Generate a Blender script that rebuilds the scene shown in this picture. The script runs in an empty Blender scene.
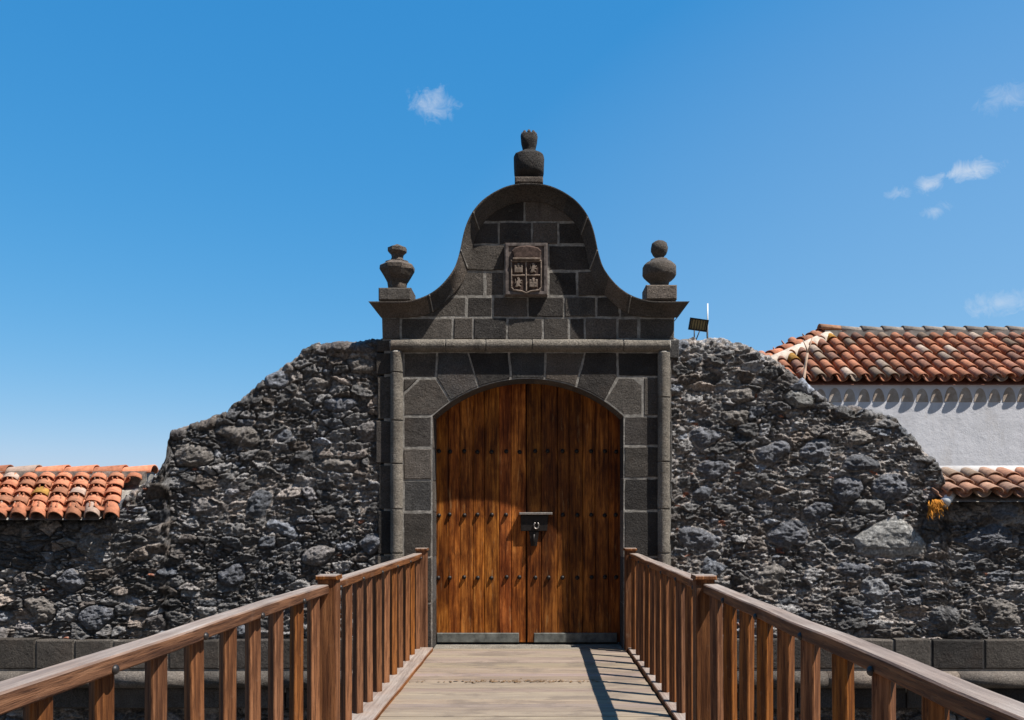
import bpy, math, random
import numpy as np
from mathutils import Vector, Matrix

R = math.radians
random.seed(11)
scene = bpy.context.scene
COL = scene.collection

# ------------------------------------------------------------------ camera, sky, sun, exposure
F = 850.0            # focal length in pixels of the 1024 wide picture
VX, VY = 534.0, 513.0  # where the level line of sight meets the picture
H = 1.5
cam = bpy.data.cameras.new('camera')
cam.sensor_width = 36.0
cam.lens = F / 1024 * 36
cam.shift_x = -(VX - 512) / 1024
cam.shift_y = (VY - 360) / 1024
cam.clip_start = 0.05
cam.clip_end = 4000
camo = bpy.data.objects.new('camera', cam)
COL.objects.link(camo)
camo.location = (0, 0, H)
camo.rotation_euler = (R(90), 0, 0)
scene.camera = camo

SUN = Vector((0.51, -0.25, 1.0)).normalized()
SUN_EL = math.asin(SUN.z)
SUN_AZ = math.atan2(SUN.x, SUN.y)
world = bpy.data.worlds.new('World')
scene.world = world
world.use_nodes = True
wn = world.node_tree.nodes
wl = world.node_tree.links
wn.clear()
w_out = wn.new('ShaderNodeOutputWorld')
w_bg = wn.new('ShaderNodeBackground')
w_sky = wn.new('ShaderNodeTexSky')
w_sky.sky_type = 'NISHITA'
w_sky.sun_disc = False
w_sky.sun_elevation = SUN_EL
w_sky.sun_rotation = SUN_AZ
w_sky.altitude = 0
w_sky.air_density = 1.0
w_sky.dust_density = 0.2
w_sky.ozone_density = 1.6
w_bg.inputs['Strength'].default_value = 0.10
# a few small wisps of cloud at infinity, by direction
w_geo = wn.new('ShaderNodeTexCoord')
def wmath(op, a, b=None, clamp=False):
    n = wn.new('ShaderNodeMath'); n.operation = op; n.use_clamp = clamp
    for i, v in enumerate((a, b)):
        if v is None: continue
        if isinstance(v, (int, float)): n.inputs[i].default_value = v
        else: wl.new(v, n.inputs[i])
    return n.outputs[0]
w_noise = wn.new('ShaderNodeTexNoise'); w_noise.inputs['Scale'].default_value = 55; w_noise.inputs['Detail'].default_value = 10; w_noise.inputs['Distortion'].default_value = .9
w_noise.inputs['Roughness'].default_value = 0.68
wl.new(w_geo.outputs['Generated'], w_noise.inputs['Vector'])
cl_total = None
# azimuth, elevation pairs given as slopes X/Y and Z/Y, half sizes, strength
for sx, sz, rx, rz, k in ((-.116, .482, .048, .034, .75), (.512, .403, .062, .024, 1.0), (.466, .386, .034, .022, .85),
                          (.43, .377, .032, .018, .6), (.47, .355, .040, .022, .65), (.555, .488, .07, .042, .5),
                          (.55, .247, .10, .034, .6), 
                          (.75, .30, .9, .5, -.12), (1.6, .5, .3, .07, .6), (-1.7, .45, .35, .06, .6)):
    c = Vector((sx, 1, sz)).normalized()
    ax = Vector((1, -sx, 0)).normalized()
    az = c.cross(ax) * -1
    vm = wn.new('ShaderNodeVectorMath'); vm.operation = 'SUBTRACT'
    wl.new(w_geo.outputs['Generated'], vm.inputs[0]); vm.inputs[1].default_value = c
    def dot(v, s):
        d = wn.new('ShaderNodeVectorMath'); d.operation = 'DOT_PRODUCT'
        wl.new(vm.outputs[0], d.inputs[0]); d.inputs[1].default_value = v / s
        return d.outputs['Value']
    sc = 1 / math.sqrt(1 + sx * sx + sz * sz)
    e1 = dot(ax, rx * sc); e2 = dot(az, rz * sc)
    d2 = wmath('ADD', wmath('POWER', wmath('ABSOLUTE', e1), 2), wmath('POWER', wmath('ABSOLUTE', e2), 2))
    m = wmath('SUBTRACT', 1.0, wmath('SQRT', d2), clamp=True)
    m = wmath('MULTIPLY', wmath('SUBTRACT', wmath('ADD', wmath('MULTIPLY', m, 1.5), wmath('MULTIPLY', w_noise.outputs['Fac'], 2.2)), 1.66), .62, clamp=True)
    lim = wmath('MULTIPLY', wmath('SUBTRACT', 1.35, wmath('SQRT', d2)), 1.2, clamp=True)
    if k < 0: m = wmath('MULTIPLY', wmath('SUBTRACT', 1.0, wmath('MINIMUM', d2, 1.0)), -k)   # a thin veil
    else: m = wmath('MULTIPLY', wmath('MULTIPLY', m, lim), k)
    cl_total = m if cl_total is None else wmath('MAXIMUM', cl_total, m)
w_mix = wn.new('ShaderNodeMixRGB')
w_mix.inputs['Color2'].default_value = (5.9, 6.1, 6.4, 1)
wl.new(cl_total, w_mix.inputs['Fac'])
w_hs = wn.new('ShaderNodeHueSaturation')
w_hs.inputs['Saturation'].default_value = 1.35
w_hs.inputs['Value'].default_value = 1.0
wl.new(w_sky.outputs[0], w_hs.inputs['Color'])
w_sep = wn.new('ShaderNodeSeparateColor'); w_cmb = wn.new('ShaderNodeCombineColor')
wl.new(w_hs.outputs[0], w_sep.inputs[0])
for i, (g_, k_) in enumerate(((.86, .57), (.50, .635), (.35, .845))):
    q = wmath('MULTIPLY', wmath('MAXIMUM', w_sep.outputs[i], 0.001), .1414)
    wl.new(wmath('MULTIPLY', wmath('POWER', q, g_), k_ / .1414), w_cmb.inputs[i])
wl.new(w_cmb.outputs[0], w_mix.inputs['Color1'])
w_fill = wn.new('ShaderNodeMixRGB'); w_fill.inputs['Color2'].default_value = (.70, .70, .72, 1)  # unseen grey cloud added behind the camera to neutralise the sky's fill
w_sx = wn.new('ShaderNodeSeparateXYZ'); wl.new(w_geo.outputs['Generated'], w_sx.inputs[0])
w_n2 = wn.new('ShaderNodeTexNoise'); w_n2.inputs['Scale'].default_value = 2.2; w_n2.inputs['Detail'].default_value = 5
wl.new(w_geo.outputs['Generated'], w_n2.inputs['Vector'])
fill_grey = wmath('MULTIPLY', wmath('ADD', wmath('SUBTRACT', wmath('MULTIPLY', w_sx.outputs[1], -2.2), .75), wmath('MULTIPLY', wmath('SUBTRACT', w_n2.outputs['Fac'], .5), 1.6)), 1.6, clamp=True)
wl.new(wmath('MULTIPLY', fill_grey, .9), w_fill.inputs['Fac'])
wl.new(w_mix.outputs[0], w_fill.inputs['Color1'])
wl.new(w_fill.outputs[0], w_bg.inputs['Color'])
wl.new(w_bg.outputs[0], w_out.inputs['Surface'])

sun = bpy.data.lights.new('sun', 'SUN')
sun.energy = 5.0
sun.angle = R(0.5)
sun.color = (1.0, 0.95, 0.87)
suno = bpy.data.objects.new('sun', sun)
COL.objects.link(suno)
suno.rotation_euler = SUN.to_track_quat('Z', 'Y').to_euler()
suno.location = (20, -10, 40)

scene.view_settings.view_transform = 'Standard'
scene.view_settings.look = 'None'
scene.view_settings.gamma = 1
scene.view_settings.use_curve_mapping = False
scene.view_settings.exposure = 0.5
scene.render.engine = 'CYCLES'
scene.render.resolution_x = 1024
scene.render.resolution_y = 720

# ------------------------------------------------------------------ helpers
def P(px, py, Y):
    "the point at distance Y seen at that place of the picture"
    return Vector(((px - VX) * Y / F, Y, H + (VY - py) * Y / F))
def XZ(px, py, Y):
    p = P(px, py, Y); return (p.x, p.z)

ORIGIN = {}
class MB:
    def __init__(self): self.v = []; self.f = []; self.c = []; self.s = []
    def add(self, verts, faces, col=(1, 1, 1), smooth=False):
        o = len(self.v)
        self.v += [tuple(p) for p in verts]
        for f in faces:
            self.f.append(tuple(i + o for i in f)); self.c.append(col); self.s.append(smooth)
    def box(self, x0, x1, y0, y1, z0, z1, col=(1, 1, 1), bev=0.0):
        if bev <= 0:
            v = [(x, y, z) for z in (z0, z1) for y in (y0, y1) for x in (x0, x1)]
            self.add(v, [(0, 2, 3, 1), (4, 5, 7, 6), (0, 1, 5, 4), (2, 6, 7, 3), (0, 4, 6, 2), (1, 3, 7, 5)], col)
            return
        self.slab([(x0, z0), (x1, z0), (x1, z1), (x0, z1)], y0, y1, bev, col)
    def slab(self, poly, y0, y1, bev=0.006, col=(1, 1, 1), jit=0.0, backbev=True):
        "polygon in (x, z), front at y0 (nearest the camera), rear at y1, with worn edges at the front"
        n = len(poly)
        a = sum(poly[i][0] * poly[(i + 1) % n][1] - poly[(i + 1) % n][0] * poly[i][1] for i in range(n))
        if a < 0: poly = poly[::-1]
        ins = inset(poly, bev)
        j = [random.uniform(-jit, jit) for _ in range(n)]
        tx, tz = random.uniform(-jit, jit), random.uniform(-jit, jit)
        v = [(p[0], y0 + tx, p[1]) for p in ins]
        v += [(p[0], y0 + bev + tx, p[1]) for p in poly]
        v += [(p[0], y1, p[1]) for p in poly]
        f = [tuple(range(n))]
        for k in range(2):
            for i in range(n):
                i2 = (i + 1) % n
                f.append((k * n + i, (k + 1) * n + i, (k + 1) * n + i2, k * n + i2))
        f.append(tuple(range(3 * n - 1, 2 * n - 1, -1)))
        self.add(v, f, col)
    def lathe(self, prof, cx, cy, seg=24, col=(1, 1, 1), smooth=True, sq=0.0, rot=0.0, jit=0.0):
        "prof: (radius, z) from bottom to top; sq > 0 pushes the round section towards a square"
        v = []; f = []
        for r, z in prof:
            for i in range(seg):
                a = 2 * math.pi * i / seg + rot
                c, s = math.cos(a), math.sin(a)
                m = 1.0 / max(abs(c), abs(s))
                k = r * ((1 - sq) + sq * m)
                if jit: k += random.uniform(-jit, jit)
                v.append((cx + k * c, cy + k * s, z + (random.uniform(-jit, jit) if jit else 0)))
        for j in range(len(prof) - 1):
            for i in range(seg):
                i2 = (i + 1) % seg
                f.append((j * seg + i, j * seg + i2, (j + 1) * seg + i2, (j + 1) * seg + i))
        f.append(tuple(range(seg - 1, -1, -1)))
        f.append(tuple(range((len(prof) - 1) * seg, len(prof) * seg)))
        self.add(v, f, col, smooth)
    def tube(self, pts, r, seg=12, col=(1, 1, 1), smooth=True, taper=None):
        pts = [Vector(p) for p in pts]; v = []; f = []
        up = Vector((0, 0, 1))
        for i, p in enumerate(pts):
            d = (pts[min(i + 1, len(pts) - 1)] - pts[max(i - 1, 0)]).normalized()
            u = d.cross(up)
            if u.length < 1e-3: u = d.cross(Vector((0, 1, 0)))
            u.normalize(); w = d.cross(u)
            rr = r if taper is None else r * (1 + (taper - 1) * i / (len(pts) - 1))
            for k in range(seg):
                a = 2 * math.pi * k / seg
                v.append(p + u * (rr * math.cos(a)) + w * (rr * math.sin(a)))
        for j in range(len(pts) - 1):
            for k in range(seg):
                k2 = (k + 1) % seg
                f.append((j * seg + k, j * seg + k2, (j + 1) * seg + k2, (j + 1) * seg + k))
        f.append(tuple(range(seg - 1, -1, -1))); f.append(tuple(range((len(pts) - 1) * seg, len(pts) * seg)))
        self.add(v, f, col, smooth)
    def build(self, name, mat, parent=None, recalc=True):
        o0 = ORIGIN.get(parent.name, Vector((0, 0, 0))) if parent else Vector((0, 0, 0))
        me = bpy.data.meshes.new(name)
        me.from_pydata([(a - o0.x, b - o0.y, c - o0.z) for a, b, c in self.v], [], self.f)
        me.polygons.foreach_set('use_smooth', self.s)
        at = me.color_attributes.new('Col', 'FLOAT_COLOR', 'CORNER')
        buf = []
        for f, c in zip(self.f, self.c):
            buf += [c[0], c[1], c[2], 1.0] * len(f)
        at.data.foreach_set('color', buf)
        if recalc:
            import bmesh
            bm = bmesh.new(); bm.from_mesh(me)
            bmesh.ops.recalc_face_normals(bm, faces=bm.faces)
            bm.to_mesh(me); bm.free()
        me.materials.append(mat)
        o = bpy.data.objects.new(name, me)
        COL.objects.link(o)
        if parent:
            o.parent = parent
            ORIGIN[o.name] = o0
        else:
            ORIGIN[o.name] = Vector((0, 0, 0))
        return o

def inset(poly, d):
    n = len(poly); out = []
    for i in range(n):
        p0, p1, p2 = Vector(poly[i - 1]), Vector(poly[i]), Vector(poly[(i + 1) % n])
        e1 = (p1 - p0); e2 = (p2 - p1)
        if e1.length < 1e-7 or e2.length < 1e-7: out.append(tuple(p1)); continue
        e1.normalize(); e2.normalize()
        n1 = Vector((-e1.y, e1.x)); n2 = Vector((-e2.y, e2.x))
        b = n1 + n2
        if b.length < 1e-4: out.append(tuple(p1)); continue
        b.normalize()
        out.append(tuple(p1 + b * min(d / max(b.dot(n1), .3), d * 2.5)))
    return out

def clip(subject, window):
    "cut a polygon with a convex counter-clockwise window"
    def area(p): return sum(p[i][0] * p[(i + 1) % len(p)][1] - p[(i + 1) % len(p)][0] * p[i][1] for i in range(len(p)))
    if area(window) < 0: window = window[::-1]
    out = list(subject)
    for i in range(len(window)):
        a, b = window[i], window[(i + 1) % len(window)]
        inp, out = out, []
        if not inp: break
        def side(p): return (b[0] - a[0]) * (p[1] - a[1]) - (b[1] - a[1]) * (p[0] - a[0])
        for k in range(len(inp)):
            p, q = inp[k - 1], inp[k]
            sp, sq_ = side(p), side(q)
            if (sp >= 0) != (sq_ >= 0):
                t = sp / (sp - sq_)
                out.append((p[0] + t * (q[0] - p[0]), p[1] + t * (q[1] - p[1])))
            if sq_ >= 0: out.append(q)
    res = []
    for p in out:
        if not res or abs(p[0] - res[-1][0]) + abs(p[1] - res[-1][1]) > 1e-4: res.append(p)
    if len(res) > 1 and abs(res[0][0] - res[-1][0]) + abs(res[0][1] - res[-1][1]) < 1e-4: res.pop()
    return res

def tag(o, label=None, cat=None, group=None, kind=None):
    if label: o['label'] = label
    if cat: o['category'] = cat
    if group: o['group'] = group
    if kind: o['kind'] = kind
    return o
def thing(name, loc, label, cat, group=None):
    o = bpy.data.objects.new(name, None); COL.objects.link(o)
    o.location = loc; o.empty_display_size = 0.2
    ORIGIN[o.name] = Vector(loc)
    return tag(o, label, cat, group)

# ------------------------------------------------------------------ materials
class NT:
    def __init__(self, name, rough=0.85, spec=0.3):
        self.m = bpy.data.materials.new(name); self.m.use_nodes = True
        self.n = self.m.node_tree.nodes; self.l = self.m.node_tree.links
        self.b = self.n['Principled BSDF']
        self.b.inputs['Roughness'].default_value = rough
        self.b.inputs['Specular IOR Level'].default_value = spec
        self.tc = self.n.new('ShaderNodeTexCoord')
    def put(self, sock, v):
        if isinstance(v, (int, float)): sock.default_value = v
        elif isinstance(v, (tuple, list)): sock.default_value = (*v, 1) if len(v) == 3 and sock.type == 'RGBA' else v
        else: self.l.new(v, sock)
    def noise(self, scale, detail=5, rough=.6, vec=None, stretch=None, dist=0.0):
        v = vec or self.tc.outputs['Object']
        if stretch:
            mp = self.n.new('ShaderNodeMapping'); mp.inputs['Scale'].default_value = stretch
            self.l.new(v, mp.inputs['Vector']); v = mp.outputs[0]
        t = self.n.new('ShaderNodeTexNoise'); t.inputs['Scale'].default_value = scale
        t.inputs['Detail'].default_value = detail; t.inputs['Roughness'].default_value = rough
        t.inputs['Distortion'].default_value = dist
        self.l.new(v, t.inputs['Vector']); return t.outputs['Fac']
    def ramp(self, fac, stops):
        r = self.n.new('ShaderNodeValToRGB'); e = r.color_ramp.elements
        while len(e) > 1: e.remove(e[-1])
        for i, (p, c) in enumerate(stops):
            el = e[0] if i == 0 else e.new(p)
            el.position = p
            el.color = (c, c, c, 1) if isinstance(c, (int, float)) else (*c, 1)
        self.l.new(fac, r.inputs[0]); return r.outputs[0]
    def mix(self, fac, a, b, mode='MIX'):
        x = self.n.new('ShaderNodeMixRGB'); x.blend_type = mode
        self.put(x.inputs[0], fac); self.put(x.inputs[1], a); self.put(x.inputs[2], b); return x.outputs[0]
    def math(self, op, a, b=0.0, clamp=False):
        x = self.n.new('ShaderNodeMath'); x.operation = op; x.use_clamp = clamp
        self.put(x.inputs[0], a); self.put(x.inputs[1], b); return x.outputs[0]
    def col(self):
        a = self.n.new('ShaderNodeAttribute'); a.attribute_name = 'Col'; return a.outputs['Color']
    def rand(self):
        a = self.n.new('ShaderNodeObjectInfo'); return a.outputs['Random']
    def normal_z(self):
        g = self.n.new('ShaderNodeNewGeometry'); s = self.n.new('ShaderNodeSeparateXYZ')
        self.l.new(g.outputs['Normal'], s.inputs[0]); return s.outputs['Z']
    def bump(self, h, dist, strength=1.0, prev=None):
        b = self.n.new('ShaderNodeBump'); b.inputs['Distance'].default_value = dist; b.inputs['Strength'].default_value = strength
        self.l.new(h, b.inputs['Height'])
        if prev is not None: self.l.new(prev, b.inputs['Normal'])
        return b.outputs[0]
    def finish(self, color, normal=None, rough=None):
        self.put(self.b.inputs['Base Color'], color)
        if normal is not None: self.l.new(normal, self.b.inputs['Normal'])
        if rough is not None: self.put(self.b.inputs['Roughness'], rough)
        return self.m

def mat_rubble():
    t = NT('rubble stone', .68, .4)
    c = t.mix(1.0, t.col(), t.ramp(t.noise(34, 6, .7), [(.3, .35), (.5, .9), (.72, 2.0)]), 'MULTIPLY')
    c = t.mix(1.0, c, t.ramp(t.noise(1.1, 3, .6), [(.3, (1.65, 1.62, 1.62)), (.7, (2.6, 2.52, 2.48))]), 'MULTIPLY')
    c = t.mix(t.ramp(t.noise(120, 3, .6), [(.60, 0.0), (.70, .55)]), c, (.38, .35, .32))
    b = t.bump(t.noise(22, 7, .72), .035)
    b = t.bump(t.noise(90, 5, .7), .012, 1.0, b)
    return t.finish(c, b)
def mat_ashlar(name='basalt ashlar', k=1.0):
    t = NT(name, .85, .25)
    c = t.mix(1.0, t.col(), t.ramp(t.noise(70, 5, .75), [(.3, .4 * k), (.5, 1.0 * k), (.70, 1.7 * k)]), 'MULTIPLY')
    c = t.mix(1.0, c, t.ramp(t.noise(3.2, 4, .6), [(.3, .7), (.7, 1.3)]), 'MULTIPLY')
    c = t.mix(t.ramp(t.noise(1.9, 5, .65), [(.55, 0.0), (.75, .35)]), c, (.13, .085, .06))
    c = t.mix(t.ramp(t.noise(11, 7, .75), [(.60, 0.0), (.70, .45)]), c, (.20, .185, .16))
    c = t.mix(t.ramp(t.noise(1.0, 6, .7, stretch=(7, 7, .8)), [(.58, 0.0), (.70, .5)]), c, (.03, .027, .025))
    b = t.bump(t.noise(9, 6, .72), .034)
    b = t.bump(t.noise(60, 6, .78), .014, 1.0, b)
    return t.finish(c, b)
def mat_mortar():
    t = NT('lime mortar', .95, .1)
    c = t.ramp(t.noise(18, 6, .7), [(.3, (.16, .148, .135)), (.5, (.29, .27, .245)), (.72, (.50, .465, .42))])
    return t.finish(c, t.bump(t.noise(60, 5, .7), .006))
def mat_tile():
    t = NT('clay roof tile', .85, .25)
    c = t.mix(1.0, t.col(), t.ramp(t.noise(16, 6, .7), [(.28, .55), (.5, 1.0), (.72, 1.35)]), 'MULTIPLY')
    c = t.mix(t.ramp(t.noise(7, 7, .75), [(.60, 0.0), (.72, .65)]), c, (.30, .27, .23))
    return t.finish(c, t.bump(t.noise(45, 5, .7), .004))
def mat_white():
    t = NT('whitewash', .9, .2)
    c = t.ramp(t.noise(1.3, 6, .65, stretch=(1, 1, .5)), [(.3, (.66, .65, .68)), (.55, (.80, .79, .83)), (.8, (.85, .84, .87))])
    c = t.mix(t.ramp(t.noise(2.2, 7, .7, stretch=(1.0, 1, .3)), [(.52, 0.0), (.70, .5)]), c, (.55, .50, .46))
    b = t.bump(t.noise(5, 5, .6), .01); b = t.bump(t.noise(60, 4, .6), .003, 1, b)
    return t.finish(c, b)
def mat_eave_shade():  # brownish tones standing in for the shade below the eaves
    t = NT('painted eave shade', .9, .2)
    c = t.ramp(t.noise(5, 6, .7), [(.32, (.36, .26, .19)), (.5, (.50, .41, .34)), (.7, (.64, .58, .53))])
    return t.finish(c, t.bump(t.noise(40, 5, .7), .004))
def mat_rail(name, stretch, seed):
    "reddish hardwood, gone silver grey on its upper faces"
    t = NT(name, .7, .15)
    g = t.noise(1.0, 7, .68, stretch=stretch, dist=.4)
    fine = t.noise(3.1, 5, .7, stretch=stretch)
    c = t.ramp(g, [(.25, (.042, .015, .007)), (.43, (.115, .042, .016)), (.6, (.27, .105, .036)), (.78, (.44, .205, .085))])
    hs = t.n.new('ShaderNodeHueSaturation')
    t.l.new(c, hs.inputs['Color'])
    r = t.rand()
    t.l.new(t.math('ADD', t.math('MULTIPLY', r, .45), .78), hs.inputs['Value'])
    t.l.new(t.math('ADD', t.math('MULTIPLY', t.math('FRACT', t.math('MULTIPLY', r, 7.3)), .2), .88), hs.inputs['Saturation'])
    c = hs.outputs[0]
    c = t.mix(t.ramp(fine, [(.32, .85), (.46, 0.0)]), c, (.035, .015, .010))
    c = t.mix(t.ramp(t.noise(6, 6, .7), [(.58, 0.0), (.74, .5)]), c, (.30, .19, .13))
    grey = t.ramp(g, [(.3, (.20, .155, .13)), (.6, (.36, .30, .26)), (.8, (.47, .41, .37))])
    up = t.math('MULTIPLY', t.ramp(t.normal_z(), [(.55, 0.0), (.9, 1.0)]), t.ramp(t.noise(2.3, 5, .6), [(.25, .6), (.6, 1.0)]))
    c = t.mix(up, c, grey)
    return t.finish(c, t.bump(fine, .006, 1.0), t.ramp(g, [(.3, .6), (.7, .8)]))
def mat_door():
    t = NT('old door pine', .55, .2)
    g = t.noise(1.0, 8, .7, stretch=(38, 38, 1.7), dist=.5)
    k = t.noise(1.0, 6, .65, stretch=(11, 11, 1.6), dist=1.2)
    c = t.ramp(g, [(.26, (.045, .011, .003)), (.41, (.31, .095, .015)), (.55, (.72, .26, .044)), (.74, (.88, .43, .11))])
    c = t.mix(t.ramp(k, [(.34, .7), (.52, 0.0)]), c, (.075, .018, .005))
    c = t.mix(1.0, c, t.col(), 'MULTIPLY')
    c = t.mix(t.ramp(t.noise(1.0, 6, .7, stretch=(5, 5, .9)), [(.44, .9), (.58, 0.0)]), c, t.mix(1.0, c, (.34, .26, .24), 'MULTIPLY'))
    c = t.mix(t.ramp(t.noise(1.7, 5, .65), [(.40, .65), (.58, 0.0)]), c, t.mix(1.0, c, (.42, .34, .32), 'MULTIPLY'))
    c = t.mix(t.ramp(t.noise(1.0, 6, .7, stretch=(14, 14, 2.2)), [(.60, 0.0), (.74, .45)]), c, (.56, .36, .17))
    f = t.noise(1.0, 5, .7, stretch=(110, 110, 3.5))
    c = t.mix(t.ramp(f, [(.28, .8), (.40, 0.0)]), c, (.05, .016, .006))
    return t.finish(c, t.bump(f, .004, .8), t.ramp(g, [(.3, .42), (.7, .65)]))
def mat_deck():
    t = NT('weathered deck board', .8, .25)
    g = t.noise(1.0, 8, .7, stretch=(1.6, 30, 30), dist=.5)
    c = t.ramp(g, [(.26, (.11, .085, .068)), (.42, (.235, .182, .145)), (.6, (.30, .236, .180)), (.8, (.40, .33, .265))])
    c = t.mix(1.0, c, t.col(), 'MULTIPLY')
    k = t.noise(2.2, 6, .65)
    c = t.mix(t.ramp(k, [(.55, 0.0), (.75, .45)]), c, (.32, .255, .185))
    c = t.mix(t.ramp(t.noise(3.4, 6, .7, stretch=(.5, 1, 1)), [(.38, .7), (.5, 0.0)]), c, (.16, .125, .10))
    return t.finish(c, t.bump(g, .005, .8))
def mat_plain(name, col, rough=.6, metal=0.0, var=.25, scale=30, spec=.4):
    t = NT(name, rough, spec)
    t.b.inputs['Metallic'].default_value = metal
    lo = tuple(x * (1 - var) for x in col); hi = tuple(min(1, x * (1 + var)) for x in col)
    n = t.noise(scale, 5, .65)
    return t.finish(t.ramp(n, [(.3, lo), (.7, hi)]), t.bump(n, .002, .5))
def mat_ground():
    t = NT('dry earth', .95, .1)
    c = t.ramp(t.noise(.8, 8, .7), [(.3, (.05, .042, .034)), (.55, (.10, .085, .068)), (.75, (.16, .14, .115))])
    return t.finish(c, t.bump(t.noise(9, 7, .7), .05))

M_RUB = mat_rubble(); M_ASH = mat_ashlar(); M_MOR = mat_mortar(); M_TILE = mat_tile()
M_WHITE = mat_white(); M_EAVE_SHADE = mat_eave_shade()
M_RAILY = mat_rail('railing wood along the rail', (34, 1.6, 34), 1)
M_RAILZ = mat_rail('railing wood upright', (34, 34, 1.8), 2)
M_DOOR = mat_door(); M_DECK = mat_deck()
M_IRON = mat_plain('wrought iron', (.022, .018, .017), .5, .4, .4)
M_STEEL = mat_plain('worn steel', (.42, .38, .35), .4, .8, .3)
M_GREYWOOD = mat_plain('grey painted board', (.13, .135, .125), .75, 0, .5, 14)
M_BOLT = mat_plain('rusty bolt', (.045, .04, .038), .45, .6, .3)
M_CARVE = mat_plain('carved reddish stone', (.150, .125, .115), .95, 0, .6, 18, .1)
M_CARVE_L = mat_plain('carved pale stone', (.235, .185, .15), .95, 0, .65, 24, .1)
M_CARVE_D = mat_plain('carved dark stone', (.090, .062, .052), .95, 0, .6, 24, .1)
M_PVC = mat_plain('white plastic pipe', (.72, .74, .76), .4, 0, .08)
M_LICHEN = mat_plain('orange lichen', (.62, .26, .045), .95, 0, .4, 30, .1)
M_STALK = mat_plain('dry stalk', (.50, .36, .27), .9, 0, .25, 12, .1)
M_LAMPGLASS = mat_plain('lamp front', (.30, .24, .11), .25, 0, .3, 10, .5)
M_FILLET = mat_plain('white lime fillet', (.72, .67, .62), .9, 0, .15, 8, .1)
M_GROUND = mat_ground()

# ------------------------------------------------------------------ ground
g = MB(); g.add([(-1500, -1500, -3.2), (1500, -1500, -3.2), (1500, 1500, -3.2), (-1500, 1500, -3.2)], [(0, 1, 2, 3)])
tag(g.build('ground', M_GROUND), kind='structure')
g = MB(); g.box(-40, 40, 10.15, 60, -3.1, 0.3)
tag(g.build('courtyard_ground', M_GROUND), kind='structure')

# ------------------------------------------------------------------ rubble walls (height field of stones)
def value_noise(x, y, seed, octaves=4, gain=.5):
    rng = np.random.RandomState(seed); out = 0; amp = 1; tot = 0
    for o in range(octaves):
        T = rng.rand(256, 256)
        xi = np.floor(x).astype(int); yi = np.floor(y).astype(int)
        fx = x - xi; fy = y - yi
        fx = fx * fx * (3 - 2 * fx); fy = fy * fy * (3 - 2 * fy)
        a = T[xi % 256, yi % 256]; b = T[(xi + 1) % 256, yi % 256]
        c = T[xi % 256, (yi + 1) % 256]; d = T[(xi + 1) % 256, (yi + 1) % 256]
        out = out + amp * ((a * (1 - fx) + b * fx) * (1 - fy) + (c * (1 - fx) + d * fx) * fy - .5)
        tot += amp; amp *= gain; x = x * 2.03 + 17.3; y = y * 2.03 + 5.1
    return out / tot * 2

def voronoi(u, v, seed):
    rng = np.random.RandomState(seed)
    JX, JY, W = rng.rand(256, 256), rng.rand(256, 256), rng.rand(256, 256) * .22
    iu = np.floor(u).astype(int); iv = np.floor(v).astype(int)
    f1 = np.full(u.shape, 9.0); f2 = np.full(u.shape, 9.0)
    idx = np.zeros(u.shape, int); dx1 = np.zeros(u.shape); dy1 = np.zeros(u.shape)
    for a in (-2, -1, 0, 1, 2):
        for b in (-1, 0, 1):
            cu, cv = iu + a, iv + b
            k = (cu % 256, cv % 256)
            ddx = u - (cu + JX[k]); ddy = v - (cv + JY[k])
            d = np.sqrt(ddx ** 2 + ddy ** 2) - W[k]
            n1 = d < f1
            f2 = np.where(n1, f1, np.minimum(f2, d))
            idx = np.where(n1, (cu % 256) * 256 + cv % 256, idx)
            dx1 = np.where(n1, ddx, dx1); dy1 = np.where(n1, ddy, dy1)
            f1 = np.where(n1, d, f1)
    return f1, f2, idx, dx1, dy1

def sstep(a, b, x):
    t = np.clip((x - a) / (b - a), 0, 1); return t * t * (3 - 2 * t)

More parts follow.
